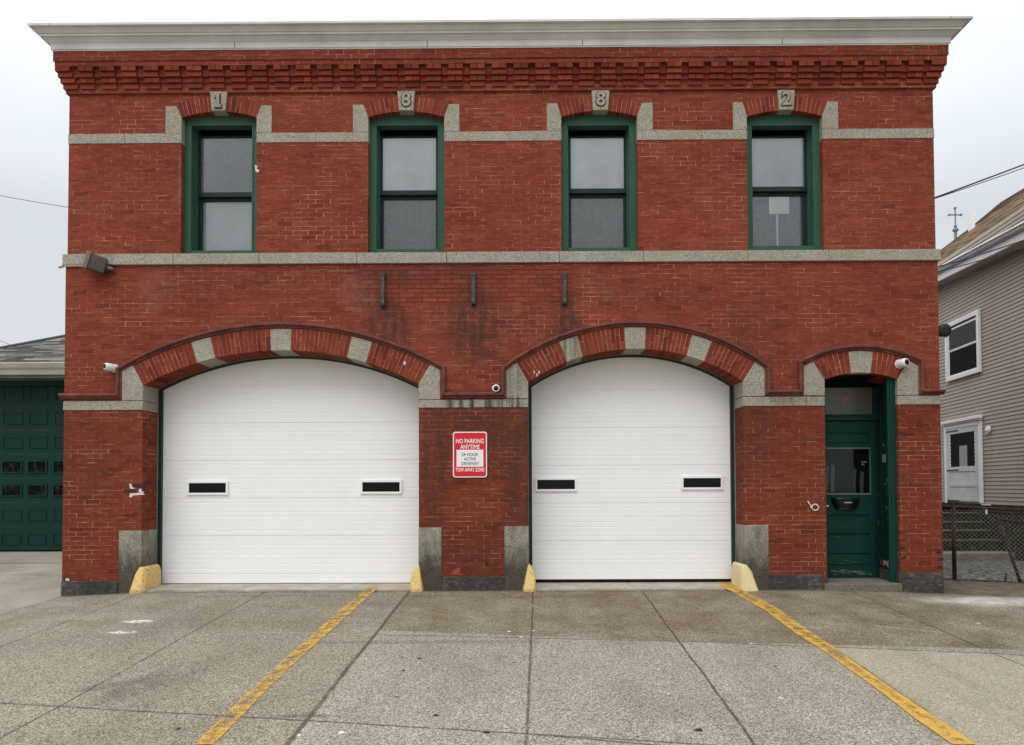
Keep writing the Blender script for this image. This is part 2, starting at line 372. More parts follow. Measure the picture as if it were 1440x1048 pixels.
M_brick = brick_wall_mat(); M_cut = brick_piece_mat(); M_mortar = mortar_mat()
M_gran = granite_mat('granite'); M_grand = granite_mat('soot_stained_granite', 0.9)
def plinth_mat():
    T = NT('dark_plinth_stone', 0.85, 0.25); c = T.co(); n = T.noise(T.sc(c, (1, 1, 2.5)), 14.0, 5, 0.7); b = T.noise(c, 2.2, 4)
    T.col(T.ramp(T.m('ADD', T.m('MULTIPLY', n, 0.6), T.m('MULTIPLY', b, 0.4)), [(0.34, (0.022, 0.022, 0.021)), (0.52, (0.06, 0.056, 0.05)), (0.68, (0.17, 0.155, 0.13))])); T.bump(n, 0.5, 0.012); return T.mat
M_plinth = plinth_mat()
M_green = paint_mat('green_window_paint', (0.028, 0.090, 0.056), 0.5, 0.12, spec=0.25)
M_dgreen = paint_mat('dark_green_door_paint', (0.006, 0.042, 0.032), 0.5, 0.2, wear=0.0, spec=0.15)
M_pgreen = paint_mat('peeling_green_paint', (0.006, 0.030, 0.023), 0.5, 0.2, wear=0.42, wearcol=(0.10, 0.10, 0.08), wscale=16.0, spec=0.1)
M_gargreen = paint_mat('garage_green_paint', (0.007, 0.036, 0.028), 0.5, 0.1, spec=0.12)
M_cornice = paint_mat('grey_white_cornice_paint', (0.62, 0.62, 0.605), 0.55, 0.16)
M_white = paint_mat('white_steel_door', (0.86, 0.865, 0.865), 0.42, 0.03)
M_wtrim = paint_mat('white_trim_paint', (0.84, 0.85, 0.85), 0.5, 0.06)
M_black = plain('black_rubber', (0.012, 0.012, 0.013), 0.5)
M_blackpaint = metal_mat('black_iron', (0.02, 0.018, 0.018), 0.6, 0.2)
M_sash = paint_mat('near_black_green_sash', (0.010, 0.028, 0.025), 0.5, 0.2, spec=.2)
M_dark = plain('window_shadow_black', (0.010, 0.010, 0.010), 0.9, 0.1)
M_glass = glass_mat()
M_dglass = glass_mat('dark_glass', (0.75, 0.78, 0.77), 0.35)
M_shade_l = screen_mat('pale_window_blind', (0.86, 0.88, 0.90), 0.05)
M_shade_m = screen_mat('grey_window_blind', (0.68, 0.71, 0.72), 0.06)
M_screen = screen_mat('grey_fly_screen', (0.215, 0.21, 0.215), 0.30, 4.0)
M_screen2 = screen_mat('light_fly_screen', (0.27, 0.26, 0.27), 0.24, 5.0)
# ------------------------------------------------------------------ more materials
M_pgreen2 = paint_mat('faded_green_bead', (0.10, 0.145, 0.12), 0.5, 0.2)
M_transom = paint_mat('frosted_transom', (0.135, 0.135, 0.115), 0.25, 0.1)
def thresh_mat():
    T = NT('worn_concrete', 0.85, 0.25); c = T.co(); n = T.noise(c, 55.0, 4, 0.7); b = T.noise(c, 2.6, 5, 0.7)
    g = T.ramp(T.m('ADD', T.m('MULTIPLY', n, 0.5), T.m('MULTIPLY', b, 0.5)), [(0.3, (0.15, 0.135, 0.105)), (0.5, (0.37, 0.345, 0.28)), (0.68, (0.58, 0.56, 0.50))])
    g = T.mix(T.mr(T.noise(c, 1.4, 3), 0.5, 0.62, 0, .5), g, (0.42, 0.30, 0.20))
    T.col(g); T.bump(n, 0.4, 0.006); return T.mat
M_thresh = thresh_mat()
M_step = granite_mat('worn_step_stone', .55)

def line_of(p, q):
    """signed distance line (unit normal) through ground points"""
    dx, dy = q[0]-p[0], q[1]-p[1]; L = math.hypot(dx, dy); return (-dy/L, dx/L, (dy*p[0]-dx*p[1])/L)
gp = lambda a: G(*a)[:2]
def ground_mat():
    T = NT('exposed_aggregate_concrete', 0.9, 0.12); c = T.co(); X, Y, Z = T.sep(c)
    wob = T.sep(T.noise(c, 1.3, 3, col=True)); wf = T.sep(T.noise(c, 22.0, 3, col=True))
    Xw = T.m('ADD', X, T.m('ADD', T.m('MULTIPLY', T.m('SUBTRACT', wob[0], .5), .05), T.m('MULTIPLY', T.m('SUBTRACT', wf[0], .5), .02)))
    Yw = T.m('ADD', Y, T.m('ADD', T.m('MULTIPLY', T.m('SUBTRACT', wob[1], .5), .05), T.m('MULTIPLY', T.m('SUBTRACT', wf[1], .5), .02)))
    def sd(p, q, x=X, y=Y):
        a, b, k = line_of(gp(p), gp(q)); return T.m('ADD', T.m('ADD', T.m('MULTIPLY', x, a), T.m('MULTIPLY', y, b)), k)
    # aggregate
    v1 = T.sep(T.vor(c, 125.0, 1))[0]; n1 = T.noise(c, 95.0, 3, 0.75); n2 = T.noise(c, 26.0, 4, 0.7); b = T.noise(c, 0.7, 5, 0.6); b2 = T.noise(T.sc(c, (1, .5, 1)), 2.3, 4, 0.65)
    ag = T.m('ADD', T.m('ADD', T.m('MULTIPLY', v1, .34), T.m('MULTIPLY', n1, .52)), T.m('MULTIPLY', n2, .14))
    g = T.ramp(ag, [(0.28, (0.055, 0.048, 0.038)), (0.42, (0.185, 0.168, 0.132)), (0.52, (0.285, 0.264, 0.216)), (0.64, (0.42, 0.398, 0.34)), (0.76, (0.64, 0.61, 0.55))])
    g = T.mix(1.0, g, T.ramp(T.m('ADD', T.m('MULTIPLY', b, .6), T.m('MULTIPLY', b2, .4)), [(0.32, (0.80, 0.79, 0.76)), (0.5, (1, 1, 1)), (0.68, (1.14, 1.14, 1.14))]), 'MULTIPLY')
    # zones between joints
    dT1 = sd((0, 885), (950, 902)); dT1r = sd((950, 902), (1440, 922)); dE = sd((88, 838), (0, 865)); dJ6 = sd((1173, 911), (1370, 1048)); dJ3 = sd((573, 835), (405, 1048)); dJ1 = sd((205, 832), (0, 910)); dT2 = sd((0, 989), (427, 1013))
    # signs from test points
    def side(d_p, d_q, test):
        a, b_, k = line_of(gp(d_p), gp(d_q)); x, y = gp(test); return 1.0 if a*x+b_*y+k > 0 else -1.0
    def mask(d, p, q, test, soft=.02):
        s_ = side(p, q, test); return T.mr(T.m('MULTIPLY', d, s_), -soft, soft, 0.0, 1.0)
    nearT = mask(dT1r, (950, 902), (1440, 922), (1200, 860))          # strip next to the building, right part
    nearTl = mask(dT1, (0, 885), (950, 902), (650, 860))
    rightJ3 = mask(dJ3, (573, 835), (405, 1048), (700, 900))
    rJ6 = mask(dJ6, (1173, 911), (1370, 1048), (1400, 1000))
    farT = T.m('SUBTRACT', 1.0, nearT)
    stripm = T.m('MULTIPLY', T.m('MULTIPLY', nearT, nearTl), rightJ3)
    wet = T.mr(T.noise(c, 1.3, 5, 0.7), 0.34, 0.62, 0.22, 1.0)
    g = T.mix(T.m('MULTIPLY', T.m('MULTIPLY', stripm, wet), .9), g, T.mix(1.0, g, (0.55, 0.475, 0.36), 'MULTIPLY'))
    stripl = T.m('MULTIPLY', nearTl, T.m('SUBTRACT', 1.0, rightJ3))
    g = T.mix(T.m('MULTIPLY', T.m('MULTIPLY', stripl, wet), .7), g, T.mix(1.0, g, (0.66, 0.62, 0.53), 'MULTIPLY'))
    lj3 = T.m('MULTIPLY', T.m('SUBTRACT', 1.0, rightJ3), T.m('SUBTRACT', 1.0, nearTl))
    g = T.mix(T.m('MULTIPLY', lj3, .8), g, T.mix(1.0, g, (0.84, 0.82, 0.77), 'MULTIPLY'))
    g = T.mix(T.m('MULTIPLY', rJ6, farT), g, T.mix(1.0, T.mix(.35, g, (.32, .305, .27)), (1.10, 1.08, 1.02), 'MULTIPLY'))
    # smoother driveway at the far left
    eM = mask(dE, (88, 838), (0, 865), (30, 835))
    eM = T.m('MULTIPLY', eM, T.mr(X, -5.9, -6.1))
    dv_ = T.ramp(T.m('ADD', T.m('MULTIPLY', n2, .4), T.m('MULTIPLY', T.noise(T.sc(c, (1, .6, 1)), 1.0, 5, .65), .6)), [(0.35, (0.20, 0.185, 0.15)), (0.55, (0.31, 0.295, 0.25)), (0.7, (0.40, 0.385, 0.34))])
    g = T.mix(eM, g, dv_)
    # yard on the right behind the fence: dark asphalt grit; brown strip in front
    yard = T.m('MULTIPLY', T.mr(X, 5.5, 5.6), T.mr(T.m('ADD', Y, T.m('MULTIPLY', T.m('SUBTRACT', X, 5.6), .38)), 1.42, 1.50))
    yc_ = T.ramp(T.m('ADD', T.m('MULTIPLY', T.noise(c, 14.0, 4, .8), .6), T.m('MULTIPLY', T.sep(T.vor(c, 22.0, 1))[0], .4)), [(0.32, (0.025, 0.025, 0.024)), (0.5, (0.085, 0.088, 0.08)), (0.68, (0.32, 0.32, 0.31))])
    g = T.mix(yard, g, yc_)
    str2 = T.m('MULTIPLY', T.mr(X, 5.5, 5.6), T.mr(T.m('ADD', Y, T.m('MULTIPLY', T.m('SUBTRACT', X, 5.6), .38)), -.12, .0))
    str2 = T.m('MULTIPLY', str2, T.m('SUBTRACT', 1.0, yard))
    g = T.mix(str2, g, T.ramp(T.noise(T.sc(c, (1, 2, 1)), 4.0, 5, .7), [(0.35, (0.085, 0.068, 0.052)), (0.6, (0.17, 0.14, 0.11)), (0.75, (0.28, 0.25, 0.2))]))
    # joints
    jt = None
    def joint(p, q, w, k=1.0, clip=None):
        nonlocal jt
        d = T.m('ABSOLUTE', sd(p, q, Xw, Yw)); m_ = T.mr(d, w*.45, w, k, 0.0)
        for cl in (clip or []): m_ = T.m('MULTIPLY', m_, cl)
        jt = m_ if jt is None else T.m('MAXIMUM', jt, m_)
    front = T.mr(Y, .02, -.0); notE = T.m('SUBTRACT', 1.0, eM)
    far_of_T1 = T.m('MULTIPLY', nearT, nearTl)
    joint((205, 832), (0, 910), .013, .8, [front, notE]); joint((376, 831), (83, 993), .012, .8, [front])
    joint((83, 993), (0, 1038), .012, .8, [front]) if False else None
    joint((573, 835), (440, 1002), .025, .85, [front]); joint((750, 832), (741, 1048), .014, .75, [front]); joint((898, 826), (1062, 1048), .014, .9, [front])
    joint((1193, 830), (1400, 920), .012, .85, [front, T.m('MULTIPLY', far_of_T1, 1.0)]); joint((1400, 920), (1440, 936), .012, .85, [front, farT])
    joint((1173, 911), (1370, 1048), .014, .85, [farT])
    joint((0, 885), (950, 902), .014, .9, [rightJ3, T.mr(X, 2.0, 1.9)]); joint((950, 902), (1440, 922), .015, .9, [T.mr(X, 1.9, 2.0)])
    joint((0, 989), (427, 1013), .014, .85, [T.m('SUBTRACT', 1.0, rightJ3)]); joint((480, 1016), (740, 1032), .014, .85, [rightJ3]); joint((740, 1032), (873, 1044), .014, .85, [T.mr(X, 0.0, 0.05)])
    joint((88, 838), (0, 865), .012, .5, [T.mr(X, -5.9, -6.1)]); joint((0, 808), (88, 809), .02, .7, [T.mr(X, -5.9, -6.1)])
    g = T.mix(T.m('MULTIPLY', jt, T.mr(T.noise(c, 9, 3), .3, .6, .55, 1.0)), g, (0.055, 0.043, 0.030))
    # thin pale sealed joint on the left part of the transverse line
    d = T.m('ABSOLUTE', dT1); pj = T.m('MULTIPLY', T.mr(d, .004, .012, .45, 0.0), T.m('MULTIPLY', T.m('SUBTRACT', 1.0, rightJ3), T.mr(T.noise(c, 5, 3), .4, .6)))
    g = T.mix(pj, g, (0.52, 0.49, 0.42))
    # stains and scattered marks
    def gs(px, py, rx, ry, k, colr, nz=(.40, .62), sc_=7.0, rot=0):
        nonlocal g
        x, y = gp((px, py)); dx = T.m('SUBTRACT', X, x); dy = T.m('SUBTRACT', Y, y)
        if rot: dx, dy = T.m('ADD', T.m('MULTIPLY', dx, math.cos(rot)), T.m('MULTIPLY', dy, math.sin(rot))), T.m('SUBTRACT', T.m('MULTIPLY', dy, math.cos(rot)), T.m('MULTIPLY', dx, math.sin(rot)))
        s_ = spot(T, dx, dy, 0, 0, rx, ry, k); s_ = T.m('MULTIPLY', s_, T.mr(T.noise(c, sc_, 4, .7), nz[0], nz[1], 0.25 if sc_ < 10 else 0, 1.0))
        g = T.mix(s_, g, colr)
    dk = (0.06, 0.055, 0.048)
    gs(192, 966, .55, .22, .55, dk, (.3, .6), 6.0, math.atan2(*(lambda a, b: (b[1]-a[1], b[0]-a[0]))(gp((160, 983)), gp((230, 948)))))
    gs(143, 966, .25, .12, .5, dk, (.3, .6), 6.0, .6)
    gs(590, 903, 1.6, .09, .5, dk); gs(600, 838, .5, .10, .65, (0.13, 0.06, 0.025)); gs(735, 840, .35, .12, .65, (0.12, 0.055, 0.025)); gs(860, 845, .9, .35, .5, (.14, .09, .05)); gs(955, 870, .7, .5, .4, (.14, .09, .05))
    gs(840, 838, 1.0, .18, .5, (.09, .06, .04)); gs(380, 838, 1.3, .12, .35, dk); gs(430, 1007, .35, .05, .7, dk); gs(520, 850, .8, .2, .3, (.10, .075, .05)); gs(1000, 840, 1.0, .2, .35, (.12, .09, .06))
    gs(193, 874, .22, .09, 1.0, (.75, .74, .72), (.40, .55), 14.0); gs(172, 889, .20, .09, 1.0, (.75, .74, .72), (.42, .6), 16.0)
    gs(1400, 846, 1.4, .38, .85, (.58, .58, .58), (.36, .66), 5.0); gs(1270, 884, .45, .045, .5, (.55, .53, .47), (.4, .6), 14, -.5)
    gs(1190, 830, .28, .035, .9, (.62, .6, .56), (.3, .5), 9)
    gs(10, 792, 1.6, .12, .8, (.05, .045, .04), (.3, .5), 3.0)
    gs(60, 870, 2.2, .22, .3, (.36, .34, .27), (.4, .6), 3.0)
    for (px, py, r_) in [(590, 926, .035), (568, 943, .03), (614, 1006, .035), (723, 932, .02), (557, 980, .02), (1181, 831, .02), (982, 1027, .045), (250, 1025, .04), (1043, 894, .02), (1090, 937, .02), (896, 1036, .015), (684, 1030, .03), (613, 833, .03)]:
        x, y = gp((px, py)); r2 = spot(T, X, Y, x, y, r_*1.0, r_*1.0, 1.0); g = T.mix(T.m('MULTIPLY', T.m('GREATER_THAN', r2, .03), T.mr(T.m('ADD', r2, T.m('MULTIPLY', T.m('SUBTRACT', wf[2], .5), 2.6)), .45, .6)), g, (.03, .027, .024))
    for (px, py, r_) in [(716, 888, .028), (733, 896, .028), (750, 852, .02), (750, 887, .02), (1376, 877, .025), (1097, 981, .02), (480, 1030, .03), (940, 976, .015), (1056, 905, .02), (420, 1034, .025)]:
        x, y = gp((px, py)); r2 = spot(T, X, Y, x, y, r_*.9, r_*.9, 1.0); g = T.mix(T.m('MULTIPLY', T.m('GREATER_THAN', r2, .03), T.mr(T.m('ADD', r2, T.m('MULTIPLY', T.m('SUBTRACT', wf[2], .5), 2.6)), .45, .6)), g, (.75, .73, .68))
    # grit and grime collected along the foot of the wall
    gr = T.m('MULTIPLY', T.m('MULTIPLY', T.mr(T.m('ADD', Y, T.m('MULTIPLY', T.m('SUBTRACT', T.noise(c, 6.0, 4, .7), .5), .22)), -.16, -.03, 0.0, 1.0, True), T.mr(X, 6.0, 5.9)), T.mr(X, -6.2, -6.1))
    g = T.mix(T.m('MULTIPLY', gr, .65), g, (.07, .058, .042))
    tr = T.m('MULTIPLY', T.mr(T.noise(T.sc(c, (3.0, .25, 1)), 1.0, 4, .6), .52, .66, 0, .28), T.mr(Y, -.2, -1.5))
    g = T.mix(tr, g, T.mix(1.0, g, (.62, .60, .56), 'MULTIPLY'))
    g = T.mix(1.0, g, (1.03, 1.0, .945), 'MULTIPLY')
    T.col(g); T.bump(T.m('SUBTRACT', T.m('ADD', T.m('MULTIPLY', ag, .5), T.m('MULTIPLY', n2, .3)), T.m('MULTIPLY', jt, 1.5)), 0.6, 0.008); return T.mat
M_ground = ground_mat()
def yellow_line_mat(nm, dull):
    T = NT(nm, 0.6, 0.35); c = T.co(); X, Y, Z = T.sep(c)
    a = T.n('ShaderNodeAttribute', attribute_name='rnd').outputs['Fac']
    n = T.noise(c, 38.0, 4, .75); b = T.noise(c, 2.0, 4, .6); m_ = T.noise(c, 10.0, 4, .7)
    yl = T.mix(b, (0.50, 0.29, 0.04), (0.64, 0.38, 0.07)); yl = T.mix(T.mr(m_, .4, .7, 0, .5 + dull), yl, (0.30, 0.20, 0.075))
    T.col(yl)
    sp = T.noise(c, 75.0, 3, .8); lf = T.noise(c, 1.1, 3, .6)
    mid = T.mr(T.m('ABSOLUTE', T.m('SUBTRACT', a, .5)), .08, .45, .03 - dull*.1, -.03 + dull*.1)
    wear = T.m('ADD', T.m('ADD', T.m('MULTIPLY', sp, .55), T.m('MULTIPLY', m_, .45)), T.m('ADD', mid, T.m('MULTIPLY', T.m('SUBTRACT', lf, .5), .22)))
    al = T.mr(wear, .575 - dull*.16, .515 - dull*.16, .0, 1.0)
    T.l(al, T.b.inputs['Alpha']); return T.mat
M_yline = yellow_line_mat('worn_yellow_paint', 0.0); M_yline2 = yellow_line_mat('dull_worn_yellow_paint', 0.17)
def bollard_mat():
    T = NT('yellow_painted_concrete', 0.55, 0.35); c = T.co(); b = T.noise(c, 4.0, 4, .6); n = T.noise(c, 30.0, 5, .75)
    yl = T.mix(b, (0.66, 0.42, 0.10), (0.78, 0.58, 0.24)); yl = T.mix(T.mr(n, .57, .61), yl, (0.24, 0.19, 0.12)); yl = T.mix(T.mr(T.noise(c, 12, 5, .8), .58, .62, 0, .8), yl, (.33, .31, .26)); yl = T.mix(T.mr(T.m('ADD', T.sep(c)[2], T.m('MULTIPLY', T.noise(c, 14, 4, .7), .12)), .11, .03, 0, .7), yl, (.16, .12, .07)); yl = T.mix(T.mr(T.noise(c, 9, 4, .7), .58, .66, 0, .7), yl, (.45, .30, .12))
    T.col(yl); T.bump(n, .5, .006); return T.mat
M_boll = bollard_mat()
M_bollpale = (lambda: None)
def bollard_pale():
    T = NT('faded_yellow_concrete', 0.6, 0.3); c = T.co(); b = T.noise(c, 8.0, 4, .6)
    yl = T.mix(b, (0.66, 0.52, 0.25), (0.76, 0.66, 0.38)); T.col(T.mix(T.mr(T.noise(c, 34, 4, .75), .62, .68), yl, (.3, .24, .14))); T.bump(b, .5, .01); return T.mat
M_bollpale = bollard_pale()
def shingle_mat(name, stops, ry, rx, use=('Y', 'Z'), uvn=None):
    T = NT(name, 0.95, 0.03); c = T.co(); X, Y, Z = T.sep(c); S = {'X': X, 'Y': Y, 'Z': Z}
    u, v = S[use[0]], S[use[1]]
    v = T.m('ADD', v, T.m('MULTIPLY', T.m('SUBTRACT', T.noise(c, 2.0, 2), .5), .03))
    r = T.m('DIVIDE', v, ry); row = T.m('FLOOR', r); fv = T.m('SUBTRACT', r, row)
    uu = T.m('ADD', T.m('DIVIDE', u, rx), T.m('MULTIPLY', T.white(T.comb(row, 2, 5)), 3.0)); cl = T.m('FLOOR', uu)
    w = T.white(T.comb(cl, row, 3)); n = T.noise(c, 18, 4, .7); big = T.noise(c, 1.0, 3)
    k = T.m('ADD', T.m('ADD', T.m('MULTIPLY', w, .55), T.m('MULTIPLY', n, .3)), T.m('MULTIPLY', big, .15))
    g = T.ramp(k, stops); ed = T.mr(fv, .0, .16, 1.0, 0.0)
    g = T.mix(T.m('MULTIPLY', ed, .6), g, T.mix(1.0, g, (.4, .4, .4), 'MULTIPLY')); T.col(g); T.bump(T.m('ADD', w, n), .4, .01); return T.mat
EXPO = 0.25
M_vdark = plain('recess_shade_black', (.006, .008, .007), .8, .1)
M_ringw = plain('white_ring_paint', (.75, .73, .71), .5)
M_wire = metal_mat('galvanised_wire', (.24, .23, .215), .7, .1)
M_garglass = (lambda T: (T.col(T.ramp(T.noise(T.sc(T.co(), (2, 1, 1)), 6.0, 3, .6), [(.42, (.004, .004, .004)), (.55, (.010, .011, .011)), (.62, (.030, .034, .034))])), T.mat)[1])(NT('garage_glass', .3, .03))  # lighter noise patches are reflections painted into the pane colour
# ================================================================== FIRE STATION
station = empty('fire_station', (0, 0, 0))
tag(station, 'two storey red brick fire station with two white garage doors and granite bands', 'fire station')
DW = 0.46                       # reveal depth of the garage openings
TOPZ = P(735, 30, -0.3).z
XL = (fpx(88.5, 700)[0]); XR = (fpx(1324.5, 700)[0])
UXL = XL + 0.014; UXR = XR - 0.014
BELT_B = (P(735, 369, -.035).z); BELT_T = P(735, 355, 0).z

def arc_pts(cx, cz, r, x0, x1, n=28):
    a0 = math.acos(max(-1, min(1, (x0-cx)/r))); a1 = math.acos(max(-1, min(1, (x1-cx)/r)))
    return [(cx + r*math.cos(a0+(a1-a0)*i/n), cz + r*math.sin(a0+(a1-a0)*i/n)) for i in range(n+1)]
def arch_from(pl, pr, pc):
    """circle through left spring, right spring and crown pixels (on the facade plane)"""
    xl, zl = fpx(*pl); xr, zr = fpx(*pr); zs = (zl+zr)/2; xc = (xl+xr)/2; zc = fpx(*pc)[1]
    w = (xr-xl)/2; h = zc-zs; r = (w*w+h*h)/(2*h)
    return dict(x0=xl, x1=xr, zs=zs, cx=xc, cz=zc-r, r=r, top=zc)
def grown(o, e):     # opening outline (list), e = enlargement
    r = o['r']+e; x0 = o['x0']-e; x1 = o['x1']+e
    return [(x0, o['zb']-e*o.get('be', 1)), ] + arc_pts(o['cx'], o['cz'], r, x0, x1) + [(x1, o['zb']-e*o.get('be', 1))]
gd1 = arch_from((201, 541), (589, 540.5), (394, 492.5)); gd1['zb'] = -0.25
gd2 = arch_from((742.3, 538), (1045, 536), (893.5, 490.5)); gd2['zb'] = -0.25
ent = arch_from((1159, 534), (1262, 533), (1210, 524)); ent['zb'] = -0.25
wins = []
for (l, r, yl, yc, yb) in [(255, 360.5, 165, 156.5, 354), (518.2, 625, 164.5, 156, 353.5), (790.3, 897, 164, 155.5, 352.5), (1052, 1158, 163.5, 155, 351.5)]:
    a = arch_from((l, yl), (r, yl-0.5), ((l+r)/2, yc)); xb0 = fpx(l-1.4, yb)[0]
    a['x0'] = (fpx(l, yl)[0] + fpx(l-1.6, yb)[0])/2; a['x1'] = (fpx(r, yl)[0] + fpx(r-.2, yb)[0])/2
    a['cx'] = (a['x0']+a['x1'])/2; a['zb'] = BELT_T; wins.append(a)

# ---- brick walls (body, lower storey slab, upper storey slab)
wb = MB()
top_wall = P(735, 80, 0).z
v, f = curve_slab([[(XL, -0.25), (XL, BELT_T-.03), (XR, BELT_T-.03), (XR, -0.25)]] , 0.64, 12.5)
wb.solid(v, f)
def poly_open(o): return [(o['x0'], o['zb'])] + arc_pts(o['cx'], o['cz'], o['r'], o['x0'], o['x1'])[0:] + [(o['x1'], o['zb'])]
outer = [(XL, -0.25), (XL, BELT_T-.03), (XR, BELT_T-.03), (XR, -0.25)]
# opening outlines cut as notches from the bottom
path = [(XL, -0.25), (XL, BELT_T-.03), (XR, BELT_T-.03), (XR, -0.25)]
for o in (ent, gd2, gd1):
    path += poly_open(o)[::-1]
v, f = curve_slab([path], 0.0, 0.645); wb.solid(v, f)
v, f = curve_slab([[(UXL, BELT_T-.03), (UXL, top_wall+.3), (UXR, top_wall+.3), (UXR, BELT_T-.03)]] + [[(o['x0'], o['zb']-.02)] + arc_pts(o['cx'], o['cz'], o['r'], o['x0'], o['x1']) + [(o['x1'], o['zb']-.02)] for o in wins], 0.012, 0.5)
wb.solid(v, f)
wb.box(UXL, UXR, 0.5, 12.49, BELT_T-.031, top_wall+.3)
wall = wb.build('brick_wall', M_brick, station)
# chipped bricks on the left pier corner, by the plinth and on the right corner
ch = MB()
def rough_patch(mb, pts, y0, y1, mi=0): mb.prism([fpx(a, b) for a, b in pts], y0, y1, mi)
rough_patch(ch, [(185, 680), (203, 681), (204.5, 683), (204, 686.5), (194, 686), (187, 684)], -0.003, 0.004, 0)
rough_patch(ch, [(182, 681), (185, 680), (186, 685), (190, 687), (187, 688), (183, 687)], -0.005, 0.004, 1)
rough_patch(ch, [(196, 688), (199, 687), (199, 691), (203, 692), (200, 694), (195, 692)], -0.006, 0.004, 1)
rough_patch(ch, [(183, 694), (200, 693), (204, 696), (198, 696), (187, 697), (185, 700), (182, 699)], -0.006, 0.004, 1)
rough_patch(ch, [(188, 697), (200, 697), (198, 700), (187, 700)], -0.003, 0.004, 2)
rough_patch(ch, [(174, 689), (188, 688), (192, 692), (180, 693), (175, 692)], -0.003, 0.004, 0)
rough_patch(ch, [(682, 793), (684, 789.5), (686.5, 792), (687, 794), (683, 795)], -0.003, 0.004, 0)
rough_patch(ch, [(90, 811), (98, 812), (100, 817.5), (90, 817.5)], -0.004, 0.004, 0); rough_patch(ch, [(92, 813.5), (97, 813), (98.5, 816.5), (93, 817)], -0.006, 0.004, 1)
rough_patch(ch, [(640, 800), (648, 798), (646, 806), (652, 808), (640, 809), (634, 806)], -0.003, 0.004, 2)
rough_patch(ch, [(358.5, 232), (362, 234), (360.5, 237), (365, 240), (362, 243), (359, 240)], -0.001, 0.02, 1)
for (x, y) in [(1316, 776), (1319, 786), (1317, 797), (1265, 770), (1266, 784)]:
    rough_patch(ch, [(x, y), (x+7, y-2), (x+8, y+1), (x+3, y+3), (x+1, y+2.5)], -0.003, 0.004, 0)
for (x, y) in [(750, 522), (754, 526), (757, 522)]:
    rough_patch(ch, [(x, y), (x+1.5, y-1), (x+2.5, y+3), (x+1, y+4)], -0.012, 0.004, 1)
rough_patch(ch, [(567, 512), (569, 508), (571, 510), (570, 514)], -0.012, 0.004, 1)
M_chip_red = paint_mat('fresh_broken_brick', (0.29, 0.055, 0.03), 0.9, 0.3)
M_plaster = paint_mat('bare_mortar', (0.66, 0.60, 0.52), 0.9, 0.2)
ch.build('broken_brick', [plain('chip_black', (0.035, 0.018, 0.015), 0.9), M_plaster, M_chip_red], station)  # flat near-black patches mark the chipped hollows

# ---- arches of cut brick
def brick_arch(name, o, thick, stones, rows=2, depth=(-0.006, DW-.02), nb=None, a_l=None, a_r=None):
    """ring of voussoir bricks between the skewbacks; stones = list of (angle0, angle1) gaps (from vertical, radians)"""
    cx, cz, r0 = o['cx'], o['cz'], o['r']-0.004
    r1 = r0 + thick
    al, ar = a_l, a_r
    segs = []; cur = al; root = None
    for s0, s1 in stones: segs.append((cur, s0)); cur = s1
    segs.append((cur, ar))
    def pt(a, r): return (cx + r*math.sin(a), cz + r*math.cos(a))
    for s0, s1 in segs:
        n = max(1, round((s1-s0)*(r0+r1)/2/0.0605)); da = (s1-s0)/n
        m = 6; mb = MB(); bk = MB()
        bkp = [pt(s0+(s1-s0)*i/m, r0+.004) for i in range(m+1)] + [pt(s1-(s1-s0)*i/m, r1-.002) for i in range(m+1)]
        bk.prism(bkp, depth[0]+.0022, depth[1]-.01)
        for k in range(n):
            a0 = s0+da*k; a1 = a0+da; g = 0.0028/((r0+r1)/2)
            a0 += g*random.uniform(.7, 1.5); a1 -= g*random.uniform(.7, 1.5)
            if rows == 2: cuts = [r0, r0+thick*(0.34 if k % 2 else 0.66), r1]
            elif rows == 1: cuts = [r0, r1] if random.random() < .55 else [r0, r0+thick*random.choice([.5, .35, .6]), r1]
            for j in range(len(cuts)-1):
                gg = 0.0022
                ra, rb = cuts[j]+(gg if j else 0), cuts[j+1]-(gg if j < len(cuts)-2 else 0)
                yy = depth[0]+random.uniform(-.0025, .0015)
                dd = depth[1] if j == 0 else 0.06
                mb.prism([pt(a0, ra), pt(a0, rb), pt(a1, rb), pt(a1, ra)], yy, dd, 0, random.random())
        a = bk.build(name, M_mortar, station); mb.build('arch_brick', M_cut, a)
    return None
def stone_at(o, a0, a1, thick, y0=-0.012, y1=DW-.015, ext=0.0, low=0.006, name='arch_stone', mat=None):
    cx, cz, r0 = o['cx'], o['cz'], o['r']-low; r1 = r0+thick+ext
    m = 4; pt = lambda a, r: (cx + r*math.sin(a), cz + r*math.cos(a))
    mb = MB(); mb.prism([pt(a0+(a1-a0)*i/m, r0) for i in range(m+1)] + [pt(a1-(a1-a0)*i/m, r1) for i in range(m+1)], y0, y1)
    return mb.build(name, mat or M_gran, station, bevel=0.006)
def ang(o, px, py):
    x, z = fpx(px, py); return math.atan2(x-o['cx'], z-o['cz'])
TH = 31/105.0
def poly_part(name, pts, y0, y1, mat, bevel=0.006, parent=None):
    mb = MB(); mb.prism([fpx(a, b) for a, b in pts], y0, y1); return mb.build(name, mat, parent or station, bevel=bevel)

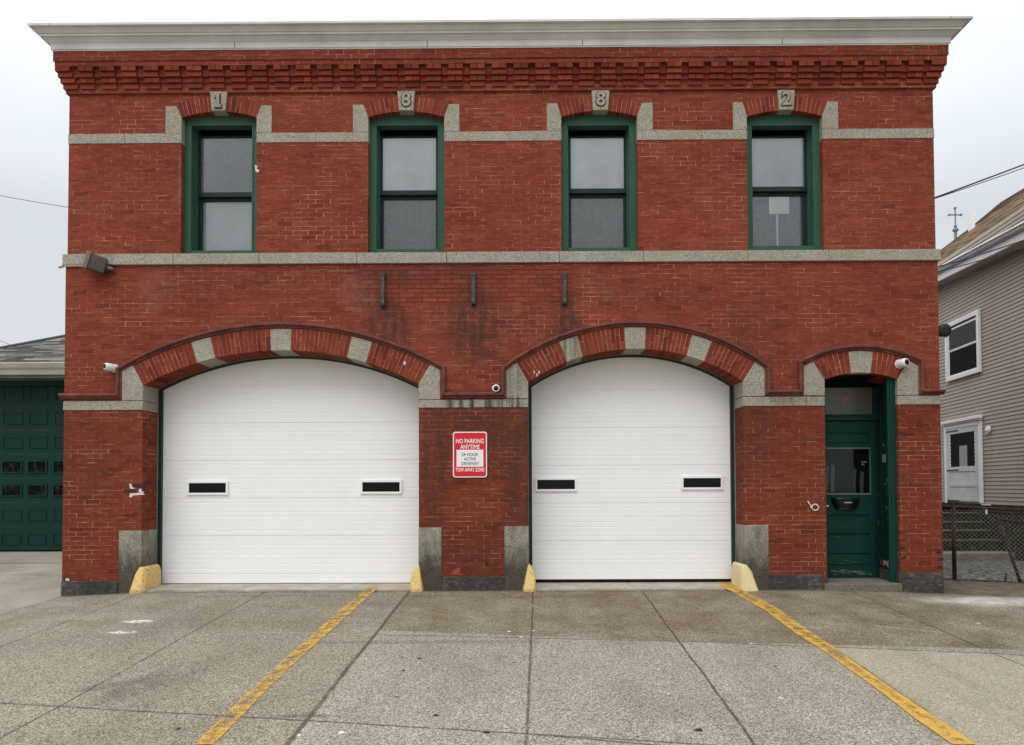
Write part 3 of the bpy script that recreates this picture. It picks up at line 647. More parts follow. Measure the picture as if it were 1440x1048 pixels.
# left garage arch
st1 = [(ang(gd1, 270, 487), ang(gd1, 300, 487)), (ang(gd1, 380, 478), ang(gd1, 410.5, 478)), (ang(gd1, 491, 487), ang(gd1, 522, 490))]
brick_arch('garage_arch', gd1, TH, st1, a_l=ang(gd1, 203, 541)+.004, a_r=ang(gd1, 588, 541)-.004)
for s in st1: stone_at(gd1, s[0]+.002, s[1]-.002, TH-.003)
st2 = [(ang(gd2, 791, 494), ang(gd2, 815, 484)), (ang(gd2, 878, 474), ang(gd2, 908, 474)), (ang(gd2, 970, 482), ang(gd2, 997, 492))]
brick_arch('garage_arch', gd2, TH, st2, a_l=ang(gd2, 743, 538)+.004, a_r=ang(gd2, 1044, 538)-.004)
for s in st2: stone_at(gd2, s[0]+.002, s[1]-.002, TH-.003)
st3 = [(ang(ent, 1194, 508), ang(ent, 1226, 508))]
brick_arch('entrance_arch', ent, TH, st3, a_l=ang(ent, 1160, 534)+.003, a_r=ang(ent, 1261, 533)-.003)
stone_at(ent, st3[0][0]+.002, st3[0][1]-.002, TH-.003)

# springer stones (front face and reveal)
def springer(o, side, xo_px, ytop_px, tip_px, ybot_px):
    xj = (o['x0']+0.004) if side < 0 else (o['x1']-0.004)
    xo = fpx(xo_px, ytop_px)[0]; zt = fpx(xo_px, ytop_px)[1]; tx, tz = fpx(*tip_px); zb = fpx(xo_px, ybot_px)[1]
    rr = math.sqrt(o['r']**2 - (xj-o['cx'])**2); zj = o['cz']+rr-.004
    mb = MB(); mb.prism([(xj, zb), (xj, zj), (tx, tz), (xo, zt), (xo, zb)], -0.010, DW-.018)
    return mb.build('springer_stone', M_gran, station, bevel=0.007)
springer(gd1, -1, 172, 520, (187, 513.5), 563.5)
springer(gd1, 1, 619, 519, (606, 511), 562)
springer(gd2, -1, 712, 518, (727, 509.5), 561)
springer(gd2, 1, 1075, 515.5, (1062, 508.5), 557.5)
springer(ent, -1, 1129.5, 515.5, (1143.5, 509), 556.5)
springer(ent, 1, 1291, 514.5, (1277.5, 507.5), 556)

# ground-floor granite band
def band(pl, pr, yt, yb, proj=0.010, wrapl=0, wrapr=0, mat=None, name='granite_band', jl=None, jr=None, depth=.05):
    x0 = fpx(pl, yt)[0] if jl is None else jl; x1 = fpx(pr, yt)[0] if jr is None else jr
    zt = fpx((pl+pr)/2, yt)[1]; zb = fpx((pl+pr)/2, yb)[1]
    mb = MB(); mb.box(x0-wrapl, x1+wrapr, -proj, depth, zb, zt)
    return mb.build(name, mat or M_gran, station, bevel=0.005)
band(88.5, 201, 564.3, 577, jl=XL-.008, jr=gd1['x0']+.0035, depth=DW-.02)
band(589, 665, 562.7, 573.5, jl=gd1['x1']-.0035, depth=DW-.02); band(665.6, 742, 562, 573, jr=gd2['x0']+.0035, depth=DW-.02)
band(1046, 1158, 558.2, 571, jl=gd2['x1']-.0035, jr=ent['x0']+.0035, depth=DW-.02)
band(1262, 1323, 556.8, 569, jl=ent['x1']-.0035, jr=XR+.008, depth=DW-.02)
# sills belt between the storeys, in several lengths
cuts = [89.5, 243, 364, 501, 628, 787, 905, 1052, 1166, 1320.5]
for i in range(len(cuts)-1):
    a, b = P(cuts[i], 362, -.035).x, P(cuts[i+1], 362, -.035).x
    mb = MB(); 
    if i == 0: a = UXL-.045
    if i == len(cuts)-2: b = UXR+.045
    pj = 0.035+random.uniform(-.003, .003)
    mb.box(a+.002, b-.002, -pj, 0.25, BELT_B, BELT_T+random.uniform(0, .003))
    mb.build('belt_course', M_gran, station, bevel=0.006)
mb = MB(); mb.box(UXL-.042, UXL+.3, 0.252, 12.4, BELT_B, BELT_T); mb.box(UXR-.3, UXR+.042, 0.252, 12.4, BELT_B, BELT_T); mb.build('belt_course', M_gran, station)
# upper granite band + shoulder stones
UB_T, UB_B = P(735, 184.3, 0).z, P(735, 197.8, 0).z
jx = [UXL-.006] + [None]
spans = []
px_w = [(232.5, 254.5, 360.5, 382), (496, 518, 625, 646), (769, 790.5, 897, 918), (1031, 1052, 1158, 1179)]
prev = UXL-.006
for o, q in zip(wins, px_w):
    segs_ = [(prev, o['x0']+.003)]
    if segs_[0][1]-segs_[0][0] > 1.2:
        mid = prev+(o['x0']-prev)*random.uniform(.45, .6); segs_ = [(prev, mid-.002), (mid+.002, o['x0']+.003)]
    for a, b in segs_:
        mb = MB(); mb.box(a, b, 0.003, 0.2, UB_B, UB_T); mb.build('granite_band', M_gran, station, bevel=.004)
    prev = o['x1']-.003
mb = MB(); mb.box(prev, UXR+.006, 0.003, 0.2, UB_B, UB_T); mb.build('granite_band', M_gran, station, bevel=.004)
for o, q in zip(wins, px_w):
    for side in (-1, 1):
        xo = fpx(q[0] if side < 0 else q[3], 165)[0]; xj = o['x0']+.003 if side < 0 else o['x1']-.003
        tz = P(735, 145.5, 0).z; tx = xo + (-side)*0.145
        zj = o['cz']+math.sqrt(o['r']**2-(xj-o['cx'])**2)-.004
        mb = MB(); mb.prism([(xj, UB_T+.001), (xj, zj), (tx, tz), (xo, tz), (xo, UB_T+.001)], 0.002, 0.2)
        mb.build('shoulder_stone', M_gran, station, bevel=.005)

# window arches, keystones with the date
M_num = granite_mat('weathered_carving'); M_numshade = plain('carving_shade', (.075, .07, .06), .9, .1)  # dark plate colour stands in for the shadow round the numerals
digits = '1882'
for i, o in enumerate(wins):
    kx = [(296.5, 320.5), (559, 584), (831.5, 857), (1092.5, 1117)][i]
    kt = [130.5, 129.5, 128.7, 128][i]
    a0 = ang(o, kx[0]+2, 150); a1 = ang(o, kx[1]-2, 150)
    x0 = o['x0']; th = .205
    la = math.atan2(x0+.004-o['cx'], o['zs'] if False else math.sqrt(o['r']**2-(x0+.004-o['cx'])**2))
    ra = -la
    sk = 0.0
    brick_arch('window_arch', o, th, [(a0, a1)], rows=1, depth=(0.002, 0.17), a_l=la, a_r=ra)
    xa, zt = fpx(kx[0], kt, 0); xb, _ = fpx(kx[1], kt, 0); zb = fpx(kx[0], 157.5-i*.5)[1]
    ins = 0.022
    mb = MB(); mb.prism([(xa, zt), (xb, zt), (xb-ins, zb), (xa+ins, zb)], -0.03, 0.17)
    ks = mb.build('keystone', M_gran, station, bevel=.008)
    xc = (xa+xb)/2; zc = (zt+zb)/2+.01
    if digits[i] == '1':
        mb = MB()
        h = .085
        mb.prism([(xc-.018, zc-h), (xc-.018, zc+h*.45), (xc-.042, zc+h*.35), (xc-.042, zc+h*.6), (xc-.01, zc+h), (xc+.020, zc+h), (xc+.020, zc-h)], -0.062, -0.025)
        mb.box(xc-.046, xc+.046, -.0615, -.025, zc-h-.018, zc-h+.014)
    else:
        v, f = text_mesh(digits[i], 0.255, 0.020, xc, zc+.005, -0.037, bold=0.006)
        mb = MB(); mb.solid(v, f)
    mb.build('carved_numeral', M_num, ks)
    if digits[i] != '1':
        v, f = text_mesh(digits[i], 0.255, 0.003, xc, zc+.004, -0.0305, bold=0.019); mb = MB(); mb.solid(v, f); mb.build('numeral_shade', M_numshade, ks)  # dark outline plate, painted shade behind the raised numeral
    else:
        mb = MB(); mb.box(xc-.032, xc+.034, -.032, -.029, zc-.118, zc+.098); mb.box(xc-.056, xc+.056, -.0325, -.029, zc-.118, zc-.060); mb.box(xc-.056, xc, -.0315, -.029, zc+.018, zc+.07); mb.build('numeral_shade', M_numshade, ks)

# base stones: corner quoins and plinth
def quoin(pts_px, xj, y1=DW-.02):
    l, r, t, b = pts_px
    x0 = fpx(l, (t+b)/2)[0] if l is not None else xj; x1 = fpx(r, (t+b)/2)[0] if r is not None else xj
    mb = MB(); mb.box(x0, x1, -0.009, y1, -.2, fpx((l or r), t)[1]); mb.build('quoin_stone', M_grand, station, bevel=.008)
quoin((167, None, 746.5, 833), gd1['x0']+.004); quoin((None, 621, 742, 829), gd1['x1']-.004)
quoin((709.5, None, 740.5, 829), gd2['x0']+.004); quoin((None, 1081, 738.5, 829), gd2['x1']-.004)
def plinth(l, r, t, proj=0.022, wl=0, wr=0, y1=.2):
    mb = MB(); mb.box(fpx(l, 820)[0]-wl, fpx(r, 820)[0]+wr, -proj, y1, -.2, P((l+r)/2, t, -proj).z); mb.build('plinth_stone', M_plinth, station, bevel=.008)
plinth(88, 166.5, 817.5, wl=.01); plinth(621.5, 709, 811.5, .012); plinth(1081.5, 1158.8, 808.5, .012); plinth(1262.8, 1326, 805.5, .028, wr=.0, y1=.5)

# ---- brick hood mouldings (swept profile)
def sweep(path, prof, mb, mi=0):
    """path = [(x,z)..]; prof = [(n, y)] n = offset along left normal"""
    pts = [Vector((x, z)) for x, z in path]; rings = []
    for i, p in enumerate(pts):
        d0 = (p-pts[i-1]).normalized() if i else (pts[1]-p).normalized()
        d1 = (pts[i+1]-p).normalized() if i < len(pts)-1 else d0
        n0 = Vector((-d0.y, d0.x)); n1 = Vector((-d1.y, d1.x)); n = (n0+n1)
        n = n/ max(.3, n.length_squared/2) if n.length > .01 else n0
        rings.append([(p.x+n.x*a, y, p.y+n.y*a) for a, y in prof])
    k = len(prof); vs = [q for r_ in rings for q in r_]; fs = []
    for i in range(len(pts)-1):
        for j in range(k):
            fs.append((i*k+j, i*k+(j+1) % k, (i+1)*k+(j+1) % k, (i+1)*k+j))
    fs += [tuple(range(k-1, -1, -1)), tuple(range((len(pts)-1)*k, len(pts)*k))]
    mb.solid(vs, fs, mi)
hp = [(-.036, .02), (-.034, -.018), (-.014, -.022), (-.010, -.040), (0.004, -.056), (.024, -.056), (.037, -.038), (.037, .02)]
M_hood = (lambda: None)
def hood_mat():
    T = NT('moulded_brick', 0.6, 0.45); c = T.co(); X, Y, Z = T.sep(c)
    n = T.noise(c, 5.0, 5, 0.7)
    T.col(T.ramp(n, [(0.3, (0.055, 0.017, 0.014)), (0.5, (0.125, 0.029, 0.021)), (0.7, (0.20, 0.052, 0.036))])); T.bump(T.noise(c, 20, 4), 0.4, 0.008); return T.mat
M_hood = hood_mat()
path = []
zA = fpx(130, 557.5)[1]; zB = fpx(665, 556.3)[1]; zC = fpx(1105, 552.3)[1]; zD = fpx(1310, 551.5)[1]
x168 = fpx(168.5, 530)[0]; x623 = fpx(623, 530)[0]; x708 = fpx(708.5, 530)[0]; x1078 = fpx(1078.8, 530)[0]; x1126 = fpx(1126, 530)[0]; x1294 = fpx(1294.3, 530)[0]
path = [(XL-.05, zA), (x168, zA)]
def hood_arc(o, xa, xb): 
    r = o['r']+TH+.040; return arc_pts(o['cx'], o['cz'], r, xa, xb, 30)
path += hood_arc(gd1, x168, x623) + [(x623, zB), (x708, zB)] + hood_arc(gd2, x708, x1078) + [(x1078, zC), (x1126, zC)] + hood_arc(ent, x1126, x1294) + [(x1294, zD), (XR+.05, zD)]
mb = MB(); sweep(path, hp, mb)
# joints between the moulded bricks: thin dark collars a hair proud
jm = MB(); acc = 0
dense = []
for i in range(len(path)-1):
    a, b = Vector(path[i]), Vector(path[i+1]); L = (b-a).length; d = (b-a).normalized() if L > 1e-6 else Vector((1, 0))
    t = 0.2-acc if acc else .1
    while t < L:
        p = a+d*t; n = Vector((-d.y, d.x)); w = .0022; e = .0015
        ring = []
        for sgn in (-1, 1):
            ring.append([(p.x+d.x*w*sgn+n.x*(q*1.04), y-e if y < 0 else y, p.y+d.y*w*sgn+n.y*(q*1.04)) for q, y in hp])
        k = len(hp); jm.solid(ring[0]+ring[1], [(j, (j+1) % k, (j+1) % k+k, j+k) for j in range(k)]+[tuple(range(k-1, -1, -1)), tuple(range(k, 2*k))])
        t += .2
    acc = (L-(t-.2)) if L > 0 else acc
    acc = acc % .2
n_ = len(mb.v); mb.v += jm.v; mb.f += [tuple(i+n_ for i in f) for f in jm.f]; mb.mi += [1]*len(jm.f); mb.rn += jm.rn
hood = mb.build('hood_moulding', [M_hood, plain('dark_joint', (0.06, 0.025, 0.02), 0.9)], station)


# ---- corbelled brick cornice
cb = MB()
def ring(z0, z1, p, mb, mi=0, y1=12.5, rnd=.5):
    mb.box(UXL-p, UXR+p, 0.012-p, y1, z0, z1, mi, rnd)
cz = lambda py, p: P(735, py, 0.012-p).z
z_strip = cz(127.5, .03); z_dt = cz(88, .135); z_db = cz(121, .06)
ring(z_strip, z_db+.004, .032, cb)
crs = (z_dt-z_db)/4
ring(z_db, z_db+crs, .030, cb); ring(z_db+crs, z_db+2*crs, .040, cb); ring(z_db+2*crs, z_db+3*crs, .052, cb); ring(z_db+3*crs, z_dt+.01, .068, cb)
ring(z_dt, z_dt+ (cz(66, .14)-z_dt)*.30, .128, cb); ring(z_dt+(cz(66, .14)-z_dt)*.301, cz(64, .14), .142, cb)
cbo = cb.build('corbel_table', M_brick, station)
dn = MB()
Lw = UXR-UXL
nd = 40; pitch = (Lw+.22-.195)/nd
for side in (0,):
    for k in range(nd+1):
        dn = MB()
        for c_ in range(4):
            pr = .052+.024*c_
            f_ = k/nd; x_a = UXL-.11 + (Lw+.22-.195)*f_; x_a = UXL-pr if k == 0 else (UXR+pr-.195 if k == nd else x_a)
            w_ = .195
            z0 = z_db+crs*c_+.006; z1 = z0+crs-.010
            dz = random.uniform(-.002, .002); xx = random.uniform(-.006, .006) if 0 < k < nd else 0
            yb = .012-pr-random.uniform(0, .008)
            x_b = x_a+w_
            if c_ % 2 == 1 and 0 < k < nd: 
                m_ = (x_a+x_b)/2
                for (u0, u1) in ((x_a, m_-.0035), (m_+.0035, x_b)):
                    dn.solid(*tile(u0+xx, u1+xx, yb, z0+dz, z1+dz), 0, random.random()) if False else dn.box(u0+xx, u1+xx, yb, .05, z0+dz, z1+dz, 0, random.random())
            else: dn.box(x_a+xx, x_b+xx, yb, .05, z0+dz, z1+dz, 0, random.random())
            # bricks set back in the gaps on the two middle courses
            if k < nd and c_ in (1, 2):
                pr2 = pr-.020
                dn.box(x_b+.004, x_b+pitch-.199, .012-pr2, .05, z0+.004, z1-.004, 0, random.random()*.4)
        dn.build('corbel', M_cut, cbo)
    for sgn, X_ in ((-1, UXL), (1, UXR)):
        for k in range(1, 26):
            dn = MB()
            for c_ in range(4):
                pr = .052+.024*c_; y_ = .1+k*.30
                z0 = z_db+crs*c_+.006
                dn.box(X_-.02 if sgn > 0 else X_-pr, X_+pr if sgn > 0 else X_+.02, y_, y_+.195, z0, z0+crs-.010, 0, random.random())
            dn.build('corbel', M_cut, cbo)

# ---- painted metal cornice (swept round front and sides)
prof = [(.150, cz(66, .15)-.01), (.150, cz(65.2, .15)), (.162, cz(64.6, .16)), (.168, cz(56, .17)), (.180, cz(55, .18)), (.215, cz(50, .21)), (.228, cz(46.6, .23)),
        (.228, cz(46.4, .23)), (.256, cz(46.0, .25)), (.258, cz(43.2, .254)), (.245, cz(43.0, .25)), (.262, cz(41, .27)), (.280, cz(38, .28)), (.305, cz(34, .305)), (.338, cz(31.5, .338)), (.350, cz(30.3, .35)), (.352, cz(27.2, .352)), (.0, cz(27.2, .352)+.03)]
cm = MB()
ringsv = []
for p, z in prof:
    ringsv.append([(UXL-p, 12.6, z), (UXL-p, .012-p, z), (UXR+p, .012-p, z), (UXR+p, 12.6, z)])
for i in range(len(prof)-1):
    a, b = ringsv[i], ringsv[i+1]
    for j in range(3): cm.face([a[j], a[j+1], b[j+1], b[j]])
cm.face([ringsv[-1][j] for j in range(4)])
cor = cm.build('cornice', M_cornice, station)
sm = MB()
for px in (601, 819, 1100, 330):
    x = P(px, 60, -.15).x; sm.box(x-.004, x+.004, .012-.1695, .0, cz(64.4, .16), cz(56.5, .17))
for x in (UXL-.06, UXR+.06, ):
    sm.box(x-.003, x+.003, .012-.3535, .0, cz(30, .352), cz(27.4, .352))
sm.build('cornice_joint', plain('joint_grey', (0.16, 0.155, 0.14)), cor)

# ---- windows
def make_window(i, o):
    w = empty('tmp'); w.name = 'sash_window'; w.parent = station; w.location = ((o['x0']+o['x1'])/2, 0.0, o['zb'])
    x0, x1, zb = o['x0']-.012, o['x1']+.012, o['zb']-.008
    yf = 0.105
    # casing: outline with arched head, rectangular inner opening
    ci = .098; hz = P((o['x0']+o['x1'])/2*105+735, 177, yf).z
    sill = P(735, [348.5, 348, 347.5, 346.5][i] + 1.5, yf).z
    cpts = [(x0, zb)] + arc_pts(o['cx'], o['cz'], o['r']+.012, x0, x1, 16) + [(x1, zb)]
    v, f = curve_slab([cpts, [(x0+ci+.012, sill), (x0+ci+.012, hz), (x1-ci-.012, hz), (x1-ci-.012, sill)]], yf, yf+.10)
    mb = MB(); mb.solid(v, f)
    # raised bead round the inner edge and head trim
    a, b = x0+ci+.012, x1-ci-.012
    mb.box(a-.022, a-.001, yf-.008, yf+.01, sill-.02, hz+.022); mb.box(b+.001, b+.022, yf-.008, yf+.01, sill-.02, hz+.022)
    mb.box(a-.001, b+.001, yf-.0085, yf+.01, hz+.001, hz+.022)
    mb.build('window_frame', M_green, w, bevel=.003)
    # jambs of the box frame behind the casing (stepped)
    mb = MB()
    for s, xx in ((1, a), (-1, b)):
        mb.box(xx-.02*s, xx+.006*s, yf+.101, yf+.29, sill-.05, hz+.1)
        mb.box(xx-.02*s, xx+.018*s, yf+.131, yf+.165, sill-.05, hz+.06)
        mb.box(xx-.02*s, xx+.015*s, yf+.215, yf+.285, sill-.05, hz+.06)
    mb.box(a, b, yf+.101, yf+.12, hz-.003, hz+.10)
    mb.box(a, b, yf+.06, yf+.29, sill-.10, sill-.012)
    mb.build('window_jamb', M_green, w, bevel=.002)
    a += .008; b -= .008
    yu = yf+.17; yl = yf+.215
    zmid = P(735, [271.5, 270.5, 269.5, 268.5][i], yu).z
    up = MB(); st = .040
    up.box(a, a+st, yu, yu+.04, zmid-.03, hz-.058); up.box(b-st, b, yu, yu+.04, zmid-.03, hz-.058)
    up.box(a+st, b-st, yu, yu+.04, hz-.078, hz-.058); up.box(a+st, b-st, yu-.006, yu+.04, zmid-.03, zmid+.035)
    up.build('upper_sash', M_sash, w, bevel=.003)
    lo = MB(); st2 = .046
    lo.box(a, a+st2, yl, yl+.04, sill-.01, zmid-.028); lo.box(b-st2, b, yl, yl+.04, sill-.01, zmid-.028)
    lo.box(a+st2, b-st2, yl, yl+.04, sill-.01, sill+.045); lo.box(a+st2, b-st2, yl, yl+.04, zmid-.075, zmid-.028)
    lo.build('lower_sash', M_sash, w, bevel=.003)
    gl = MB(); gl.box(a+st-.005, b-st+.005, yu+.015, yu+.021, zmid+.03, hz-.07)
    gl.build('window_pane', M_glass, w)
    gl = MB(); gl.box(a+st2-.005, b-st2+.005, yl+.015, yl+.021, sill+.04, zmid-.07)
    gl.build('window_pane', M_glass, w)
    mats = [(M_screen2, M_shade_m), (M_shade_l, M_screen), (M_shade_l, M_screen), (M_shade_m, M_screen2)][i]
    b1 = MB(); b1.box(a+.01, b-.01, yu+.025, yu+.032, zmid+.0, hz-.065); b1.build('window_blind', mats[0], w)
    b2 = MB(); b2.box(a+.01, b-.01, yl+.045, yl+.055, sill-.0, zmid-.03); b2.build('window_blind', mats[1], w)
    if i == 3:
        p = MB(); x_, z_ = fpx(1082, 276, yl); x2_, z2_ = fpx(1111, 300, yl)
        p.box(x_, x2_, yl+.026, yl+.030, z2_, z_); 
        xx_, _ = fpx(1094, 300, yl); p.box(xx_-.012, xx_+.012, yl+.0325, yl+.0445, sill+.02, z2_)
        p.build('paper_notice', plain('white_paper', (0.82, 0.84, 0.84), .8), w)
    bb = MB(); bb.box(o['x0']-.05, o['x1']+.05, .42, .47, zb, hz+.2); bb.build('window_back_shade', M_dark, w)  # black sheet supplies the shadow under the casing head
for i, o in enumerate(wins): make_window(i, o)

# ---- garage doors
def rib_profile(z0, z1, first):
    """(z, y-offset) list: raised bands with shallow grooves, deeper at section joints"""
    out = []; z = z0
    return out
def make_gdoor(o, zb_px, zb_x, seam_px, winpx, label):
    yd = DW+.012
    g = empty('garage_door'); g.parent = station; zb = P(zb_x, zb_px, yd).z
    g.location = ((o['x0']+o['x1'])/2, yd, zb); tag(g, label)
    x0, x1 = o['x0']-.12, o['x1']+.12; zt = o['top']+.14
    seam = P(zb_x, seam_px, yd).z; sec = .5285
    mb = MB(); rib = .0661
    k0 = int((seam-zb)/rib)+1
    z = seam-k0*rib; zs = []
    while z < zt: zs.append(z); z += rib
    prof = []
    for q in zs:
        j = round((q-seam)/rib)
        if j % 8 == 0: prof += [(q-.005, 0), (q-.002, .008), (q+.002, .008), (q+.005, 0)]
        else: prof += [(q-.012, 0), (q-.005, .0013), (q+.003, .0013), (q+.006, 0)]
    prof = [p for p in prof if zb+.01 < p[0] < zt-.01]
    prof = [(zb, 0)] + prof + [(zt, 0)]
    for i in range(len(prof)-1):
        (za, ya), (zc_, yc_) = prof[i], prof[i+1]
        mb.face([(x0, yd+ya, za), (x1, yd+ya, za), (x1, yd+yc_, zc_), (x0, yd+yc_, zc_)])
    mb.box(x0, x1, yd+.03, yd+.06, zb, zt)
    pn = mb.build('door_panel', M_white, g)
    mb = MB(); mb.box(x0, x1, yd-.004, yd+.03, zb-(.028 if zb_x < 600 else .014), zb-.001); mb.build('bottom_seal', M_black, g)
    for (l, r, t, b) in winpx:
        xa, zt_ = fpx(l, t, yd-.02); xb, zb_ = fpx(r, b, yd-.02)
        v, f = curve_slab([[(xa, zb_), (xa, zt_), (xb, zt_), (xb, zb_)], [(xa+.03, zb_+.03), (xa+.03, zt_-.03), (xb-.03, zt_-.03), (xb-.03, zb_+.03)]], yd-.022, yd+.01)
        m2 = MB(); m2.solid(v, f); fr = m2.build('door_window', M_white, g, bevel=.006)
        m2 = MB(); m2.box(xa+.02, xb-.02, yd-.009, yd-.003, zb_+.02, zt_-.02)
        m2.build('window_pane', M_doorglass, g)
    # green trim: strip following the opening against the door
    w = .055
    outer = [(o['x0']-.05, -.05)] + arc_pts(o['cx'], o['cz'], o['r']+.05, o['x0']-.05, o['x1']+.05) + [(o['x1']+.05, -.05)]
    inner = [(o['x0']+w, -.06)] + arc_pts(o['cx'], o['cz'], o['r']-.035, o['x0']+w, o['x1']-w) + [(o['x1']-w, -.06)]
    v, f = curve_slab([outer + inner[::-1]], DW-.045, DW+.004)
    m2 = MB(); m2.solid(v, f); m2.build('door_frame', M_frame_d, g, bevel=.003)
    # worn rubber weather strip with pale caulk behind the brick edge
    inner = [(o['x0']+.012, -.06)] + arc_pts(o['cx'], o['cz'], o['r']-.010, o['x0']+.012, o['x1']-.012) + [(o['x1']-.012, -.06)]
    v, f = curve_slab([outer + inner[::-1]], DW-.06, DW-.046)
    m2 = MB(); m2.solid(v, f); m2.build('weather_strip', M_caulk, g)
    return g
M_doorglass = pane_mat('tinted_black_glass', (0.004, 0.004, 0.0045), .018)
M_dimpane = pane_mat('dim_grey_glass', (.05, .055, .053), .03)
M_dback = plain('dim_hallway', (.022, .026, .024), .9, .05)
M_frame_d = paint_mat('very_dark_green_paint', (0.008, 0.028, 0.020), 0.5, 0.2)
M_caulk = paint_mat('grey_caulk', (0.22, 0.22, 0.20), 0.8, 0.3)
make_gdoor(gd1, 820, 400, 542, [(262.5, 320.5, 676.5, 696), (506.5, 565, 675.3, 694.5)], 'wider white ribbed garage door')
make_gdoor(gd2, 814.5, 890, 548.5, [(752.5, 811.5, 672, 691), (958, 1017, 669.5, 688.5)], 'narrower white ribbed garage door')

# thresholds
for o, n in ((gd1, 0), (gd2, 1)):
    mb = MB(); k = 24
    xs = [o['x0']+.004+(o['x1']-o['x0']-.008)*j/k for j in range(k+1)]
    for j in range(k):
        ya = -.04; za = ground_h(xs[j], ya); zb2 = ground_h(xs[j+1], ya)
        mb.solid([(xs[j], ya, za-.1), (xs[j+1], ya, zb2-.1), (xs[j+1], .7, -.1), (xs[j], .7, -.1), (xs[j], ya, .022), (xs[j+1], ya, .022), (xs[j+1], .7, .045), (xs[j], .7, .045)],
                 [(0,3,2,1), (4,5,6,7), (0,1,5,4), (2,3,7,6)] + ([(3,0,4,7)] if j == 0 else []) + ([(1,2,6,5)] if j == k-1 else []))
    T_ = None
    mb.build('threshold', M_thresh if n else M_thresh, station)

# ---- entrance
eg = empty('entrance_door'); eg.parent = station; tag(eg, 'recessed dark green front door with a glass upper half')
yE = .57; zE = P(1200, 812.5, yE).z; xE1 = P(1233, 700, yE).x; xE0 = ent['x0']-.05
eg.location = ((xE0+xE1)/2, yE, zE)
zd = lambda py: P(1200, py, yE).z
lf0, lf1 = ent['x0']+.06, P(1231, 700, yE).x
leaf_x0 = lf0
def xg(px, y=yE): return P(px, 700, y).x
m2 = MB()
gx0 = leaf_x0+.06; gx1 = xg(1223.5)
# stiles and rails
m2.box(leaf_x0, gx0, yE, yE+.045, zE, zd(592)); m2.box(gx1, lf1, yE, yE+.045, zE, zd(592))
for t, b in [(592.5, 609), (625, 630.7), (694.3, 724), (734, 750.5), (759, 778)]:
    m2.box(gx0, gx1, yE, yE+.045, zd(b), zd(t))
m2.box(gx0, gx1, yE+.001, yE+.045, zE, zd(797))
for t, b in [(609, 625), (724, 734), (750.5, 759), (778, 797)]:
    m2.box(gx0-.01, gx1+.01, yE+.018, yE+.04, zd(b)-.005, zd(t)+.005)
m2.box(gx0+.02, gx1-.02, yE+.008, yE+.02, zd(622), zd(612)); m2.box(gx0+.02, gx1-.02, yE+.008, yE+.02, zd(794), zd(781))
m2.build('door_leaf', M_dgreen, eg, bevel=.004)
m2 = MB()  # worn kick strip, paint scraped off
for k in range(34):
    px = random.gauss(1196, 13); py = random.gauss(804.5, 1.6)
    if 1163 < px < 1228:
        x, z = P(px, py, yE).x, P(px, py, yE).z; w = random.uniform(.01, .05); h = random.uniform(.003, .010)
        m2.prism([(x-w, z), (x-w*.3, z+h), (x+w*.8, z+h*.4), (x+w, z-h*.3), (x, z-h)], yE-.002, yE+.002)
for px, py in ((1178, 755), (1190, 788), (1201, 790), (1184, 792)):
    x, z = P(px, py, yE).x, P(px, py, yE).z; m2.prism([(x-.05, z+.004), (x+.05, z-.006), (x+.04, z-.010), (x-.04, z)], yE-.002, yE+.002)
m2.build('scraped_paint', plain('bare_grey_wood', (0.16, 0.155, 0.13), .9), eg)
m2 = MB(); m2.box(gx0, gx1, yE+.014, yE+.020, zd(694.3), zd(630.7)); m2.build('window_pane', M_dglass, eg)
m2 = MB(); v, f = curve_slab([[(gx0-.004, zd(696)), (gx0-.004, zd(629.5)), (gx1+.012, zd(629.5)), (gx1+.012, zd(696))], [(gx0+.008, zd(693.5)), (gx0+.008, zd(631.5)), (gx1-.001, zd(631.5)), (gx1-.001, zd(693.5))]], yE-.008, yE+.001)
m2.solid(v, f); m2.build('glazing_bead', M_pgreen2, eg)
m2 = MB(); # grey shapes on a dark ground, standing in for the pane's reflection
m2.box(gx0-.03, gx1+.03, yE+.062, yE+.066, zd(700), zd(625)); m2.build('door_back', M_dback, eg)
m2 = MB()
for (a_, b_, t_, l_) in ((1163, 1168, 654, 690), (1171, 1177, 652, 692), (1203, 1207, 658, 693), (1212, 1218, 662, 694)):
    n_ = 7; pts_ = [(P(a_, 0, yE).x, zd(l_))] + [(P(a_+(b_-a_)*t/n_, 700, yE).x, zd(t_-2*math.sin(t*2.2))) for t in range(n_+1)] + [(P(b_-1.5, 0, yE).x, zd(l_-4)), (P(b_, 0, yE).x-.03, zd(l_))]
    m2.prism([(P(a_, 700, yE).x, zd(l_)), (P(a_-.6, 700, yE).x, zd((t_+l_)/2)), (P(a_+1, 700, yE).x, zd(t_)), (P(b_, 700, yE).x, zd(t_+3)), (P(b_-1, 700, yE).x, zd((t_+l_)/2)), (P(b_-2, 700, yE).x, zd(l_))], yE+.048, yE+.056)
m2.build('curtain', plain('reflection_grey', (0.22, 0.23, 0.235), .9, .1), eg)  # cloth-like shapes added in place of the street's reflection
m2 = MB(); m2.box(P(1212, 649, yE).x, P(1219.5, 649, yE).x, yE+.0205, yE+.0225, zd(650.6), zd(649)); m2.box(P(1212.5, 652, yE).x, P(1216.5, 652, yE).x, yE+.0205, yE+.0225, zd(654.2), zd(652.2)); m2.build('white_sticker', M_wtrim, eg)
